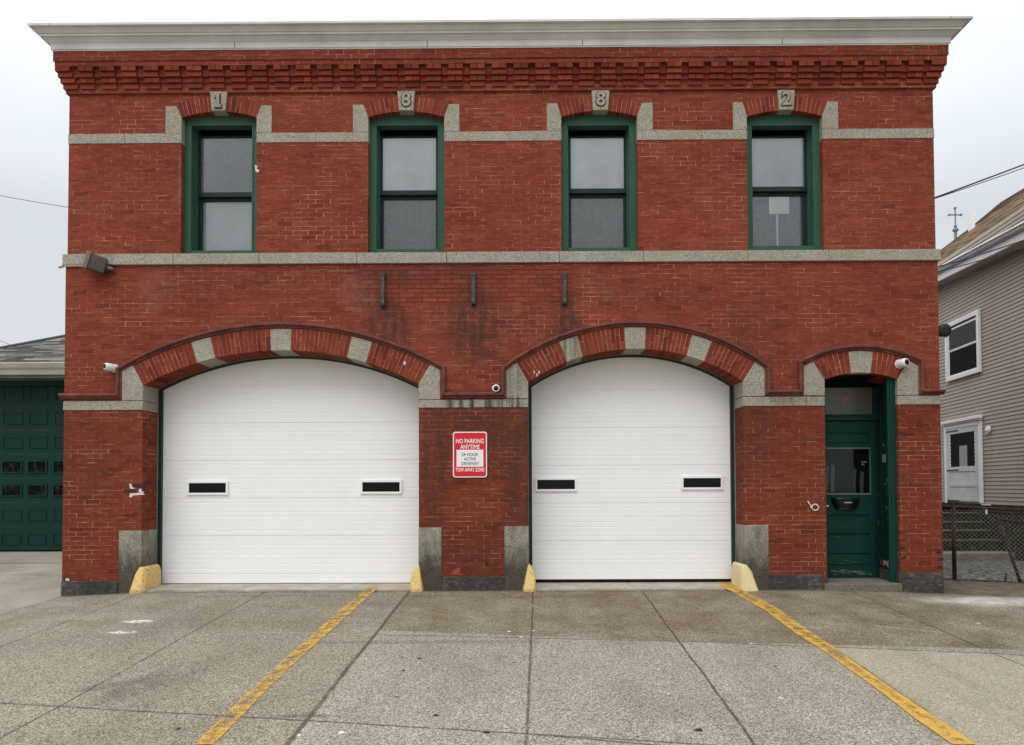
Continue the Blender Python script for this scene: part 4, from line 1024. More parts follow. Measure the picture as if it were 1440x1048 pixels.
# transom
m2 = MB(); m2.box(ent['x0'], lf1+.05, yE-.03, yE+.05, zd(591.5), zd(583.5)); m2.box(ent['x0'], lf1+.05, yE-.045, yE+.05, zd(585.5), zd(583))
m2.box(xg(1229.5), xg(1236), yE-.02, yE+.05, zd(583), zd(520)); m2.build('transom_bar', M_dgreen, eg, bevel=.004)
m2 = MB(); m2.box(ent['x0'], xg(1229.8), yE+.02, yE+.03, zd(584), zd(525)); m2.build('transom_pane', M_transom, eg)
m2 = MB(); m2.box(ent['x0'], lf1+.05, yE-.03, yE+.05, zd(545), zd(512)); m2.box(ent['x0']-.0, ent['x1'], .13, yE+.05, ent['zs']+.055, ent['zs']+.09); m2.build('transom_head_shade', M_vdark, eg)  # near-black panels put the shade of the recess top into colour
xs_, zs_ = P(1189, 561, yE).x, P(1189, 561, yE).z
m2 = MB(); rr = .052
def disc(mb, x, z, r0, r1, y0, y1, mi=0, n=24):
    for k in range(n):
        a0, a1 = 2*math.pi*k/n, 2*math.pi*(k+1)/n
        mb.prism([(x+r0*math.cos(a0), z+r0*math.sin(a0)), (x+r1*math.cos(a0), z+r1*math.sin(a0)), (x+r1*math.cos(a1), z+r1*math.sin(a1)), (x+r0*math.cos(a1), z+r0*math.sin(a1))] if r0 > 0 else [(x, z), (x+r1*math.cos(a0), z+r1*math.sin(a0)), (x+r1*math.cos(a1), z+r1*math.sin(a1))], y0, y1, mi)
disc(m2, xs_, zs_, 0, rr, yE+.017, yE+.0195, 0); disc(m2, xs_, zs_, rr*.74, rr*.98, yE+.0145, yE+.0172, 1)
m2.prism([(xs_-.034, zs_+.020), (xs_-.026, zs_+.030), (xs_+.034, zs_-.020), (xs_+.026, zs_-.030)], yE+.014, yE+.0168, 1)
m2.prism([(xs_-.022, zs_-.004), (xs_-.004, zs_+.012), (xs_+.024, zs_+.008), (xs_+.018, zs_-.012), (xs_-.01, zs_-.014)], yE+.0150, yE+.0169, 2)
m2.build('round_sticker', [plain('faded_cream', (0.34, 0.24, 0.20)), plain('faded_red', (0.36, 0.10, 0.075)), plain('dark_print', (0.10, 0.06, 0.05))], eg)
m2 = MB()
for px in (1208.5, 1228):
    x = P(px, 700, yE).x; m2.box(x-.006, x+.006, yE+.010, yE+.0195, zd(562 if px < 1220 else 578), zd(556 if px < 1220 else 554))
m2.build('transom_clip', plain('dull_metal', (0.16, 0.16, 0.14)), eg)
# panelled right reveal, front casing
m2 = MB(); xr = ent['x1']
m2.box(xr-.010, xr+.02, .11, yE+.04, -.02, ent['zs']+.2)
m2.box(lf1+.001, xr, yE-.004, yE+.05, zE, zd(583)); m2.box(xg(1236), xr, yE-.002, yE+.05, zd(583.2), zd(520))
m2.box(xr-.028, xr-.008, .22, .25, .08, ent['zs']); m2.box(xr-.028, xr-.008, .44, .47, .08, ent['zs']); m2.box(xr-.022, xr-.008, .25, .44, 1.15, 1.25)
m2.build('side_panel', M_pgreen, eg, bevel=.003)
m2 = MB(); yc = .06
m2.box(P(1250, 700, yc).x, xr+.0, yc, yc+.045, .065, ent['zs']+.06); m2.box(P(1253.5, 700, yc).x, P(1257, 700, yc).x, yc-.012, yc+.01, .065, ent['zs']+.05)
m2.box(ent['x0'], ent['x0']+.035, yc, yE+.05, .065, ent['zs']+.06)
m2.build('door_casing', M_dgreen, eg, bevel=.004)
m2 = MB()
for k in range(26):
    z = random.uniform(.6, 1.95); y = random.uniform(.14, .40); h = random.uniform(.01, .05)
    m2.solid([(xr-.0125, y, z), (xr-.0125, y+h*.5, z+h*.3), (xr-.0125, y+h*.4, z+h), (xr-.0125, y-h*.2, z+h*.6)], [(0, 1, 2, 3)])
m2.build('peeled_paint', plain('bare_primer', (0.20, 0.21, 0.17), .9), eg)
m2 = MB()   # rotten foot of the side panel: ragged bare wood on the reveal face
def yzpatch(pts, xo, mi): m2.solid([(xr-.0105-xo, y, z) for y, z in pts]+[(xr-.009, y, z) for y, z in pts], [tuple(range(len(pts))), tuple(range(2*len(pts)-1, len(pts)-1, -1))]+[(i_, i_+len(pts), (i_+1) % len(pts)+len(pts), (i_+1) % len(pts)) for i_ in range(len(pts))], mi)
yzpatch([(.14, .085), (.50, .085), (.52, .17), (.46, .20), (.43, .15), (.38, .22), (.33, .17), (.28, .23), (.22, .16), (.17, .20)], .003, 1)
yzpatch([(.16, .24), (.24, .27), (.30, .25), (.37, .29), (.45, .26), (.51, .28), (.50, .33), (.42, .345), (.36, .325), (.29, .355), (.21, .32), (.15, .33)], .006, 0)
m2.build('rotten_wood', [plain('splintered_wood', (0.36, 0.24, 0.14), .9, .1), plain('rusty_wood', (0.13, 0.05, 0.022), .9, .1)], eg)
m2 = MB(); x = P(1241.5, 645, .38).x; z = P(1241.5, 645, .38).z
m2.box(xr-.03, xr-.009, .33, .40, z-.055, z+.055); m2.build('buzzer', plain('tarnished_plate', (0.20, 0.20, 0.17), .4), eg, bevel=.004)
m2 = MB(); x, z = P(1163, 711.5, yE).x, P(1163, 711.5, yE).z; m2.box(x-.02, x+.02, yE-.006, yE-.001, z-.01, z+.008); m2.build('door_tag', M_wtrim, eg)
# ceiling of recess
m2 = MB(); v, f = curve_slab([[(ent['x0']-.02, ent['zs']-.02)] + arc_pts(ent['cx'], ent['cz'], ent['r']-.012, ent['x0']-.02+.02, ent['x1']+.0)[1:-1] + [(ent['x1']+.02, ent['zs']-.02)]], .12, yE+.03) if False else ([], [])
# mail pouch on the door
m2 = MB(); mx0, mx1 = P(1172, 700, yE-.1).x, P(1214, 700, yE-.1).x; zt_ = P(1190, 699, yE-.1).z; zb_ = P(1190, 716.5, yE-.1).z
N_ = 12; ringA = []; ringB = []; vs_ = []; fs_ = []
rows_ = []
for j in range(6):
    t = j/5; zz = zt_+(zb_-zt_)*t; half = (mx1-mx0)/2*(1-.34*t*t); dep = .12*(1-.25*t)*(1 if j < 5 else .6)
    rows_.append([((mx0+mx1)/2 - half + 2*half*i/N_, yE-.004-dep*math.sin(math.pi*min(1, max(0, i/N_)))**.5 , zz - (.022*(1-(2*i/N_-1)**2) if j == 0 else 0)) for i in range(N_+1)])
for r_ in rows_: vs_ += r_
for j in range(5):
    for i in range(N_): fs_.append((j*(N_+1)+i, (j+1)*(N_+1)+i, (j+1)*(N_+1)+i+1, j*(N_+1)+i+1))
fs_.append(tuple(5*(N_+1)+i for i in range(N_+1)))
m2.solid(vs_, fs_)
mail = m2.build('mailbox', plain('black_plastic', (0.010, 0.010, 0.012), .35), None, smooth=True)
sd = mail.modifiers.new('shell', 'SOLIDIFY'); sd.thickness = .008
tag(mail, 'black scoop shaped mail holder hanging on the green front door below its glass', 'mailbox')
mt = MB(); mt.box(mx0+.14, mx1-.17, yE-.121, yE-.128, zt_-.085, zt_-.070) ; mt.build('mailbox_label', plain('silver_label', (0.35, 0.36, 0.37), .4), mail)
# step
m2 = MB(); N_ = 16; a_, b_ = fpx(1158, 822)[0], fpx(1266, 822)[0]
top = [(a_+(b_-a_)*i/N_, -.055-.05*math.sin(math.pi*i/N_)) for i in range(N_+1)]
zt_ = fpx(1210, 820.0)[1]-.005
vs_ = [(x, y, -.2) for x, y in top]+[(x, y, zt_) for x, y in top]+[(ent['x1']-.003 if False else b_, .0, zt_), (a_, 0, zt_), (b_, 0, -.2), (a_, 0, -.2)]
n_ = N_+1
fs_ = [(i, i+1, n_+i+1, n_+i) for i in range(N_)] + [tuple(range(n_, 2*n_)) + (2*n_, 2*n_+1)] + [(0, n_, 2*n_+1, 2*n_+3), (N_, 2*n_+2, 2*n_, 2*n_-1)]
m2.solid(vs_, fs_); m2.box(ent['x0']+.004, ent['x1']-.004, .0, .66, -.2, zt_+.0015)
m2.build('door_step', M_step, station, bevel=.006)
# ================================================================== GROUND
mb = MB()
def lin(a, b, st): n = max(1, round((b-a)/st)); return [a+(b-a)*i/n for i in range(n)]
xs = [-600, -200, -80, -40, -20] + lin(-14, -8, .5) + lin(-8, 8, .1) + lin(8, 16, .5) + [16, 24, 40, 80, 200, 600]
ys = [-600, -200, -80, -40, -20] + lin(-14, -8, .5) + lin(-8, -.1, .16) + lin(-.1, 3.1, .1) + lin(3.1, 14, .5) + [14, 20, 40, 80, 200, 600]
nx_ = len(xs); vs = [(x, y, ground_h(x, y)) for y in ys for x in xs]
fs = [(j*nx_+i, j*nx_+i+1, (j+1)*nx_+i+1, (j+1)*nx_+i) for j in range(len(ys)-1) for i in range(nx_-1)]
mb.solid(vs, fs); g_ = mb.build('ground', M_ground, smooth=True); tag(g_, kind='structure')

def stripe(L, Rr, name, mat=None):
    """painted line as a thin sheet, left and right edge in photo pixels"""
    mb = MB(); rows = []
    def lift(p, px, py):
        if p.y > -.045:   # on the threshold slab, 4 mm above it
            d = ray(px, py); zt = .022+.031*(p.y+.04)
            for _ in range(5):
                t = (zt+.004-CO.z)/d.z; q = CO+d*t; zt = .022+.031*(q.y+.04)
            return q
        return Vector((p.x, p.y, ground_h(p.x, p.y)+.006))
    for i in range(len(L)-1):
        n = max(2, int(abs(L[i+1][1]-L[i][1])/5))
        for k in range(n + (1 if i == len(L)-2 else 0)):
            t = k/n; a = [L[i][j]+(L[i+1][j]-L[i][j])*t for j in (0, 1)]; b = [Rr[i][j]+(Rr[i+1][j]-Rr[i][j])*t for j in (0, 1)]
            row = []
            for q in range(7):
                px = a[0]+(b[0]-a[0])*q/6; py = a[1]+(b[1]-a[1])*q/6
                if q in (0, 6): px += random.uniform(-.6, .6)
                row.append(lift(G(px, py), px, py))
            rows.append(row)
    for i in range(len(rows)-1):
        for q in range(6): mb.face([rows[i][q], rows[i+1][q], rows[i+1][q+1], rows[i][q+1]], 0, (q+.5)/6)
    o = mb.build(name, mat or M_yline); tag(o, kind='structure'); return o
stripe([(523, 821.5), (514, 829), (478, 859), (401, 927), (335, 988), (273, 1048)], [(536, 821.5), (529, 829), (493, 863), (421, 927), (359, 988), (301, 1048)], 'yellow_line', M_yline2)
stripe([(1005, 815), (1020, 827.5), (1077, 860), (1117, 890), (1150, 911), (1227, 965), (1293, 1016), (1340, 1048)], [(1022, 815), (1040, 827.5), (1093, 856), (1130, 883), (1173, 911), (1243, 961), (1313, 1008), (1373, 1048)], 'yellow_line')

# ================================================================== WHEEL GUARDS
def guard(xj, side, out, inn, h, ang_, label, mat, yb=.36, yf=-.12, slim=False):
    """concrete guard stone wrapped round a jamb corner; side=+1: the opening lies to +x"""
    gz = ground_h(xj, yf)-.03
    mb = MB(); s = side
    pts = []
    for (x, y) in [(-out, -.02), (-out+.02, yf*.8), (-out+.08, yf), (inn-.05, yf), (inn-.01, yf*.7), (inn, -.02), (inn, yb), (-out*.3, yb)]:
        pts.append((xj+s*x, y, gz))
    TOP = [(-out*.52, -.01, h*.70), (-out*.36, yf*.5, h*.68), (inn*.6, yf*.7, h*.70), (inn*.95, yf*.35, h*.66), (inn, yb, h*.70), (-out*.15, -.01, h*.93), (-.005, yf*.35, h*.97), (inn*.55, yf*.35, h*.97), (inn*.80, .02, h*.95), (inn*.7, yb*.9, h*.99), (.0, yb*.9, h*.97), (inn*.98, yb*.9, h*.88)] if not slim else [(-out*.5, -.01, h*.5), (-out*.4, yf*.5, h*.5), (inn*.85, yf*.6, h*.5), (inn*.85, yb, h*.5), (inn*.45, yf*.3, h*.85), (inn*.45, yb*.8, h*.88), (-.012, -.02, h*1.0), (.004, yf*.15, h*1.0), (.0, yb*.8, h*1.0)]
    for (x, y, z) in TOP:
        pts.append((xj+s*x, y, z))
    mb.hull(pts); o = mb.build('wheel_guard', mat, None, bevel=.034, seg=4, origin=(xj, 0, 0))
    for p in o.data.polygons: p.use_smooth = True
    m_ = o.modifiers.new('es', 'WEIGHTED_NORMAL')
    tag(o, label, 'wheel guard', 'yellow guard stones at the garage jambs'); return o
guard(gd1['x0']+.004, 1, .145, .095, .335, 0, 'broad yellow guard stone at the left jamb of the wider garage door', M_boll)
guard(gd1['x1']-.004, -1, .085, .115, .335, 0, 'narrow yellow guard stone at the right jamb of the wider garage door', M_boll, slim=True)
guard(gd2['x0']+.004, 1, .10, .10, .335, 0, 'narrow yellow guard stone at the left jamb of the narrower garage door', M_boll, slim=True)
guard(gd2['x1']-.004, -1, .175, .085, .345, 0, 'pale faded yellow guard stone with a rounded top where the right yellow line starts', M_bollpale)

# ================================================================== THINGS ON THE FACADE
# parking sign
x0, z1 = fpx(637, 607.5); x1, z0 = fpx(685, 671.5); xc = (x0+x1)/2; zc = (z0+z1)/2
def rrect(x0, x1, z0, z1, r, n=6):
    out = []
    for cx, cz_, a in ((x1-r, z1-r, 0), (x0+r, z1-r, 90), (x0+r, z0+r, 180), (x1-r, z0+r, 270)):
        out += [(cx+r*math.cos(R(a+90*k/n)), cz_+r*math.sin(R(a+90*k/n))) for k in range(n+1)]
    return out
sg = empty('parking_sign', (xc, 0, zc)); tag(sg, 'red and white no parking sign with rounded corners on the brick pier', 'sign')
M_sred = plain('sign_red', (0.62, 0.010, 0.025), .35); M_swhite = plain('sign_white', (0.80, 0.79, 0.80), .35)
mb = MB(); mb.prism(rrect(x0, x1, z0, z1, .035), -.016, -.012); mb.build('sign_plate', M_swhite, sg)
mb = MB(); e = .014; mb.prism(rrect(x0+e, x1-e, z0+e, z1-e, .026), -.0175, -.0155); mb.build('red_field', M_sred, sg)
k = 12.0/(11.65); zz = lambda py: z1-(py-150)/(898-150)*(z1-z0); xx = lambda px: x0+(px-195)/(752-195)*(x1-x0)
mb = MB(); mb.box(xx(255), xx(692), -.0190, -.0170, zz(722), zz(445)); mb.build('white_panel', M_swhite, sg)
mw = MB(); mk = MB()
for txt, a, b, t, bt, which in [('NO PARKING', 245, 700, 268, 338, 0), ('ANYTIME', 315, 632, 362, 432, 0), ('24 HOUR', 340, 605, 498, 548, 1), ('ACTIVE', 378, 570, 572, 622, 1), ('DRIVEWAY', 335, 625, 645, 697, 1), ('TOW AWAY ZONE', 240, 706, 740, 802, 0)]:
    H = zz(t)-zz(bt)
    v, f = text_mesh(txt, H/.70, .0014, xx((a+b)/2), zz((t+bt)/2), -.0183 if which == 0 else -.0197, width=xx(b)-xx(a), bold=.0012 if which == 0 else .0006)
    (mw if which == 0 else mk).solid(v, f)
mw.build('white_lettering', M_swhite, sg); mk.build('dark_lettering', plain('sign_text_dark', (0.10, 0.03, 0.035)), sg)
mb = MB(); mb.tube([(xc, -.0165, zz(238)), (xc, -.022, zz(238))], .005, 10); mb.tube([(xc, -.0165, zz(850)), (xc, -.022, zz(850))], .005, 10); mb.build('bolt', metal_mat('bolt_metal', (.3, .3, .3)), sg)

# iron brackets (three)
def bracket(px, yt, yb, label):
    x, zt = fpx(px, yt, -.05); _, zb = fpx(px, yb, -.05)
    e = empty('iron_bracket', (x, 0, zb)); tag(e, label, 'bracket', 'iron brackets between the garage arches')
    mb = MB(); mb.box(x-.025, x+.025, -.062, -.054, zb, zt); mb.box(x-.025, x-.018, -.054, -.035, zb, zt); mb.box(x+.018, x+.025, -.054, -.035, zb, zt); mb.build('channel', M_chan, e, bevel=.002)
    for z in (zt-.03, zb+.02):
        mb = MB(); mb.box(x-.02, x+.02, -.053, .01, z-.018, z+.018); mb.box(x-.035, x+.035, -.008, .004, z-.045, z+.045); mb.tube([(x, -.060, z), (x, -.074, z)], .012, 6); mb.build('standoff', M_blackpaint, e, bevel=.002)
    return e
def chan_mat():
    T = NT('weathered_channel', .6, .4); c = T.co(); n = T.noise(T.sc(c, (1, 1, 1)), 25, 4, .75); T.col(T.ramp(n, [(.35, (.02, .018, .018)), (.55, (.075, .072, .072)), (.7, (.17, .165, .165))])); T.b.inputs['Metallic'].default_value = .3; return T.mat
M_chan = chan_mat()
bracket(538, 384, 430, 'leftmost of the three dark iron brackets below the belt course')
bracket(665.5, 384, 428, 'middle of the three dark iron brackets below the belt course')
bracket(793.5, 384, 427.5, 'rightmost of the three dark iron brackets below the belt course')

# security cameras (turret type)
def sec_cam(px, py, dirv, label, r=.043, ln=.10, grp='white security cameras'):
    y0 = -.01; x, z = fpx(px, py, y0); d = Vector(dirv).normalized()
    e = empty('security_camera', (x, 0, z)); tag(e, label, 'camera', grp)
    mb = MB(); mb.tube([(x, .01, z), (x, -.018, z)], [r*1.15, r*1.05], 20); mb.build('mount', M_camw, e, smooth=False, bevel=.003)
    a = Vector((x, -.02, z)); mb = MB()
    prof = [(-.3, .55), (-.15, .85), (.1, 1.0), (.5, 1.02), (.8, .98), (1.0, .86), (1.02, .70)]
    mb.tube([a+d*(ln*t) for t, _ in prof], [r*q for _, q in prof], 24); mb.build('housing', M_camw, e, smooth=True)
    mb = MB(); mb.tube([a+d*(ln*1.0), a+d*(ln*1.035), a+d*(ln*1.09), a+d*(ln*1.12)], [r*.68, r*.66, r*.45, r*.1], 20); mb.build('lens', M_lens, e, smooth=True)
M_camw = plain('white_camera_plastic', (.72, .72, .72), .35); M_lens = plain('black_lens', (.006, .006, .007), .12)
sec_cam(160.5, 518, (-.50, -.80, .08), 'white security camera just left of the wider arch spring, looking left', .052, .12)
sec_cam(697.5, 546.5, (.06, -.95, -.06), 'round white security camera above the brick pier between the garage doors', .05, .05)
sec_cam(1265, 512, (.32, -.86, .05), 'white security camera at the right end of the entrance arch', .058, .11)

# floodlight on conduit
fx, fz = fpx(135, 371.5, -.10)
fl = empty('flood_light', (fx, 0, fz)); tag(fl, 'weathered brown box shaped flood light tilted under the belt course at the left corner', 'flood light')
M_bronze = paint_mat('weathered_bronze_paint', (.085, .072, .055), .6, .35); M_bronze2 = paint_mat('grey_light_face', (.20, .185, .165), .5, .25)
def rot_box(mb, c, u, v, w, hu, hv, hw, taper=1.0, mi=0):
    vs = []
    for sw in (-1, 1):
        for sv, su in ((-1, -1), (-1, 1), (1, 1), (1, -1)):
            k_ = taper if sw > 0 else 1.0; vs.append(c+u*(su*hu*k_)+v*(sv*hv*k_)+w*(sw*hw))
    mb.solid(vs, [(0, 3, 2, 1), (4, 5, 6, 7), (0, 1, 5, 4), (1, 2, 6, 5), (2, 3, 7, 6), (3, 0, 4, 7)], mi)
w_ = Vector((-.80, -.52, .24)).normalized(); u_ = Vector((-.30, .0, -.95)); u_ = (u_-w_*u_.dot(w_)).normalized(); v_ = w_.cross(u_)
c_ = Vector((fx+.03, -.12, fz-.005))
mb = MB(); rot_box(mb, c_, u_, v_, w_, .10, .12, .10); mb.build('housing', M_bronze, fl, bevel=.008)
mb = MB(); rot_box(mb, c_+w_*.125, u_, v_, w_, .112, .13, .024); mb.build('face_frame', M_bronze2, fl, bevel=.006)
mb = MB(); rot_box(mb, c_+w_*.1505, u_, v_, w_, .088, .105, .003); mb.build('lens', plain('dusty_lens', (.23, .22, .20), .3), fl)
mb = MB(); p_ = c_-w_*.10; mb.tube([p_, p_-w_*.035, Vector((p_.x+.06, -.03, p_.z-.01)), Vector((p_.x+.06, .01, p_.z-.01))], .022, 10); mb.build('knuckle', metal_mat('grey_fitting', (.3, .3, .32)), fl, smooth=True)
zc_ = fpx(110, 374.3, -.02)[1]; mb = MB(); mb.tube([(UXL-.075, .02, zc_), (UXL-.02, -.022, zc_), (fx-.02, -.022, zc_)], .011, 10); mb.tube([(UXL-.12, .03, zc_), (UXL-.04, -.014, zc_)], .017, 10)
mb.build('conduit', paint_mat('rusty_pink_conduit', (.42, .33, .31), .6, .4), fl)

# white ring on a stub by the entrance
rx, rz = fpx(1146.5, 713.5, -.02); e = empty('wall_ring', (rx, 0, rz)); tag(e, 'small white ring on a pin in the brick left of the green entrance door', 'ring')
mb = MB(); n = 24; mb.tube([(rx+.042*math.cos(2*math.pi*k/n)*1.05, -.018, rz+.042*math.sin(2*math.pi*k/n)*.95) for k in range(n+1)], .0062, 8, cap=False); mb.build('ring', M_ringw, e, smooth=True)
ax, az = fpx(1136, 705, -.02); bx_, bz_ = fpx(1141, 712.5, -.02)
mb = MB(); mb.tube([(ax, -.016, az), (bx_, -.018, bz_), (bx_+.004, -.018, bz_-.006)], .0075, 8); mb.tube([(bx_, .01, bz_-.012), (bx_, -.03, bz_-.012)], .012, 8); mb.build('pin', M_ringw, e)

# round alarm bell on the right side wall
bx2, bz2 = fpx(1327.3, 464.8, .35); bx2 = P(1327.3, 464.8, .35).x; bz2 = P(1327.3, 464.8, .35).z
e = empty('alarm_bell', (bx2, .35, bz2)); tag(e, 'round black bell on a bracket at the right side wall of the fire station', 'bell')
mb = MB(); mb.tube([(bx2, .31, bz2), (bx2, .313, bz2), (bx2, .325, bz2), (bx2, .37, bz2), (bx2, .39, bz2)], [.03, .085, .092, .092, .05], 28); mb.build('gong', M_black, e, smooth=True)
mb = MB(); mb.tube([(bx2, .42, bz2), (bx2-.05, .44, bz2), (XR-.02, .45, bz2)], .012, 8); mb.tube([(bx2-.04, .33, bz2-.090), (bx2+.005, .32, bz2-.103), (bx2+.04, .33, bz2-.088)], .006, 6); mb.build('bracket', metal_mat('dull_bracket', (.3, .3, .3)), e)

# ================================================================== LEFT GARAGE BUILDING
gy = 6.1
ga = empty('garage_building', (-13, gy, 0)); tag(ga, 'low garage building with grey shingle roof and dark green panelled door on the left', 'garage')
def gz_(py, y=gy): return P(45, py, y).z
def gx_(px, y=gy): return P(px, 650, y).x
GX0, GX1 = -19.0, XL-.25
mb = MB(); mb.box(GX0, GX1, gy+.30, gy+8, -.05, gz_(532)); mb.box(GX0, GX1, gy+.02, gy+.31, gz_(542), gz_(528)); mb.box(GX0, -13.6, gy+.02, gy+.31, -.05, gz_(542)); mb.build('wall', M_gargreen, ga)
dd = empty('panel_door'); dd.parent = ga; dd.location = (13-11.4+0, 0.15, 0); 
mb = MB(); yd_ = gy+.16
mb.box(-13.6, GX1-.3, yd_, yd_+.08, gz_(774.5, yd_)+.01, gz_(541, yd_)+.1)
sec_e = [774.5-34.2*k for k in range(8)]
for py in sec_e[1:]:
    pass
mb.build('door_slab', M_gargreen, dd)
mb = MB()
for py in [774.5-34.0*k for k in range(1, 7)]:
    z = gz_(py-.0, yd_); mb.box(-13.6, GX1-.3, yd_-.002, yd_+.01, z-.012, z+.004)
mb.build('section_joint', plain('green_shadow_gap', (.006, .022, .018)), dd)
colx = [(-34+36.0*k, -8+36.0*k) for k in range(0, 4)]
for (t, b) in [(546, 563), (580.5, 596.5), (614.5, 630.5), (716, 732), (750, 766)]:
    for (l, r) in [(3-36, 31-36), (3, 31.5), (39.5, 66), (75.5, 102)]:
        z1_, z0_ = gz_(t, yd_), gz_(b, yd_); a, bb_ = gx_(l, yd_), gx_(r, yd_)
        m2 = MB(); v, f = curve_slab([[(a, z0_), (a, z1_), (bb_, z1_), (bb_, z0_)], [(a+.03, z0_+.022), (a+.03, z1_-.022), (bb_-.03, z1_-.022), (bb_-.03, z0_+.022)]], yd_-.014, yd_+.01)
        m2.solid(v, f); m2.build('raised_panel', M_gargreen, dd, bevel=.005)
for (t, b) in [(647.5, 665.5), (681, 698.5)]:
    for (l, r) in [(3-36, 31-36), (2.5, 32), (38.5, 67), (74.5, 103)]:
        z1_, z0_ = gz_(t, yd_), gz_(b, yd_); a, bb_ = gx_(l, yd_), gx_(r, yd_)
        m2 = MB(); v, f = curve_slab([[(a, z0_), (a, z1_), (bb_, z1_), (bb_, z0_)], [(a+.035, z0_+.03), (a+.035, z1_-.03), (bb_-.035, z1_-.03), (bb_-.035, z0_+.03)]], yd_-.022, yd_+.01)
        m2.solid(v, f); m2.box(a+.02, bb_-.02, yd_-.006, yd_-.002, z0_+.02, z1_-.02, 1); m2.build('window', [M_gargreen, M_garglass], dd, bevel=.004)
# roof
yg = gy-.38
ez = P(45, 512, yg).z; ptc = math.tan(R(26))
def roofpt(px, py):
    d = ray(px, py); # plane z = ez + (y-yg)*ptc
    t = (ez-yg*ptc - CO.z + ptc*CO.y)/(d.z-ptc*d.y); return CO+d*t
A = roofpt(0, 490.5); B = roofpt(90.5, 473.5); dirr = (B-A); 
tE = (ez-A.z)/dirr.z; E = A+dirr*tE; ridge_z = B.z+.9; Rg = A+dirr*((ridge_z-A.z)/dirr.z)
mb = MB(); far = 2*Rg.y-yg
t_ = .05
mb.face([E, (GX1+.1, yg, ez), (GX1+.1, Rg.y, ridge_z), Rg]); mb.face([(E.x, far, ez), Rg, (GX1+.1, Rg.y, ridge_z), (GX1+.1, far, ez)]); mb.face([E, Rg, (E.x, far, ez)])
mb.face([(GX1+.1, yg, ez), (GX1+.1, far, ez), (GX1+.1, Rg.y, ridge_z)]); mb.face([E-Vector((0, 0, .02)), (E.x, far, ez-.02), (GX1+.1, far, ez-.02), (GX1+.1, yg, ez-.02)])
M_gshing = shingle_mat('grey_roof_shingles', [(.25, (.05, .048, .045)), (.45, (.10, .097, .09)), (.65, (.17, .165, .152)), (.85, (.27, .262, .24))], .125*math.sin(R(26))*1.0, .42, ('X', 'Z'))
rf = mb.build('roof', M_gshing, ga)
mb = MB(); mb.tube([E, Rg], .05, 6); mb.build('hip_cap', plain('dark_cap_shingle', (.07, .075, .075), .9), rf)
mb = MB()   # gutter and fascia
mb.xprism([(yg-.11, gz_(515, yg)), (yg-.12, gz_(512, yg)), (yg-.10, gz_(511, yg)), (yg-.085, gz_(513, yg)), (yg-.0, gz_(513, yg)), (yg-.0, gz_(528, yg)), (yg-.06, gz_(527.5, yg)), (yg-.07, gz_(521, yg)), (yg-.10, gz_(518, yg))], E.x-.1, GX1+.15)
mb.build('gutter', paint_mat('cream_gutter_paint', (.34, .33, .27), .4, .15), ga)
mb = MB(); mb.box(E.x+.1, GX1+.1, yg+.01, gy+.02, gz_(531.5, yg), gz_(528, yg)-.002); mb.build('soffit', paint_mat('grey_soffit', (.15, .155, .14), .6, .2), ga)

M_moss = (lambda: None)
def moss_mat():
    T = NT('mossy_stone', .95, .15); c = T.co(); n = T.noise(c, 7, 5, .75); f = T.noise(c, 35, 4, .7)
    T.col(T.ramp(T.m('ADD', T.m('MULTIPLY', n, .6), T.m('MULTIPLY', f, .4)), [(.38, (.010, .012, .007)), (.5, (.030, .036, .018)), (.60, (.085, .09, .05)), (.72, (.24, .235, .19))])); T.bump(n, .8, .03); return T.mat
M_moss = moss_mat()
# ================================================================== RIGHT HOUSE
aH = math.atan((850-735)/1040.0); X0 = 9.0; X0c = X0*math.cos(aH)
MH = Matrix.Rotation(-aH, 3, 'Z')          # local (lx, ly) -> world
OH = Vector((0, CO.y, 0)) + MH @ Vector((X0c, 0, 0))
def HW(p): return OH + MH @ Vector(p)
def HL(px, py, lx=0.0):
    d = MH.transposed() @ ray(px, py); o = MH.transposed() @ (CO-OH); t = (lx-o.x)/d.x; return o + d*t
class MBH(MB):
    def build(s, *a, **k):
        s.v = [tuple(HW(p)) for p in s.v]; return MB.build(s, *a, **k)
    # mesh is built in the house frame then turned
hse = empty('clapboard_house', HW((0, 7.5, -.2))); tag(hse, 'taupe clapboard house with brown shingle roof behind the fence on the right', 'house')
zbot = HL(1410, 710).z
e1 = HL(1440, 318, -.35); e0 = HL(1319, 381, -.35)
def eave(ly): return e1.z+(e0.z-e1.z)*(ly-e1.y)/(e0.y-e1.y)
pH = R(37)
LY0 = 2.0; 
# roof plane through the eave line
oL = MH.transposed() @ (CO-OH); nrm = Vector((math.cos(pH), 0, math.sin(pH))).cross(Vector((0, e0.y-e1.y, e0.z-e1.z))).normalized(); pE = Vector((-.35, e1.y, e1.z))
def onroof(px, py):
    d = MH.transposed() @ ray(px, py); t = (pE-oL).dot(nrm)/d.dot(nrm); return oL+d*t
A = onroof(1321.5, 352.5); B = onroof(1362, 322); B2 = onroof(1407, 284.5); C = onroof(1440, 264.5)
sl_ = (B2-A); # hip direction from lower to upper
tE = (A.x+.35)/(B2.x-A.x); E = A-sl_*tE
Cx = C+(C-B2)*1.5
mb = MBH(); endy = E.y
top = [E, A, B, B2, C, Cx]
mb.face([E, A, B, B2, C, Cx, (Cx.x, LY0-.3, Cx.z-.3), (-.35, LY0-.3, eave(LY0-.3))])
hx = Cx.x
far_ = [(2*hx+.35, LY0-.3, eave(LY0-.3)), (2*hx+.35, E.y, E.z)]
mb.face([(hx, LY0-.3, Cx.z-.3), Cx, far_[1], far_[0]]); mb.face([E, far_[1], Cx, C, B2, B, A][::-1] if False else [far_[1], E, A, B, B2, C, Cx])
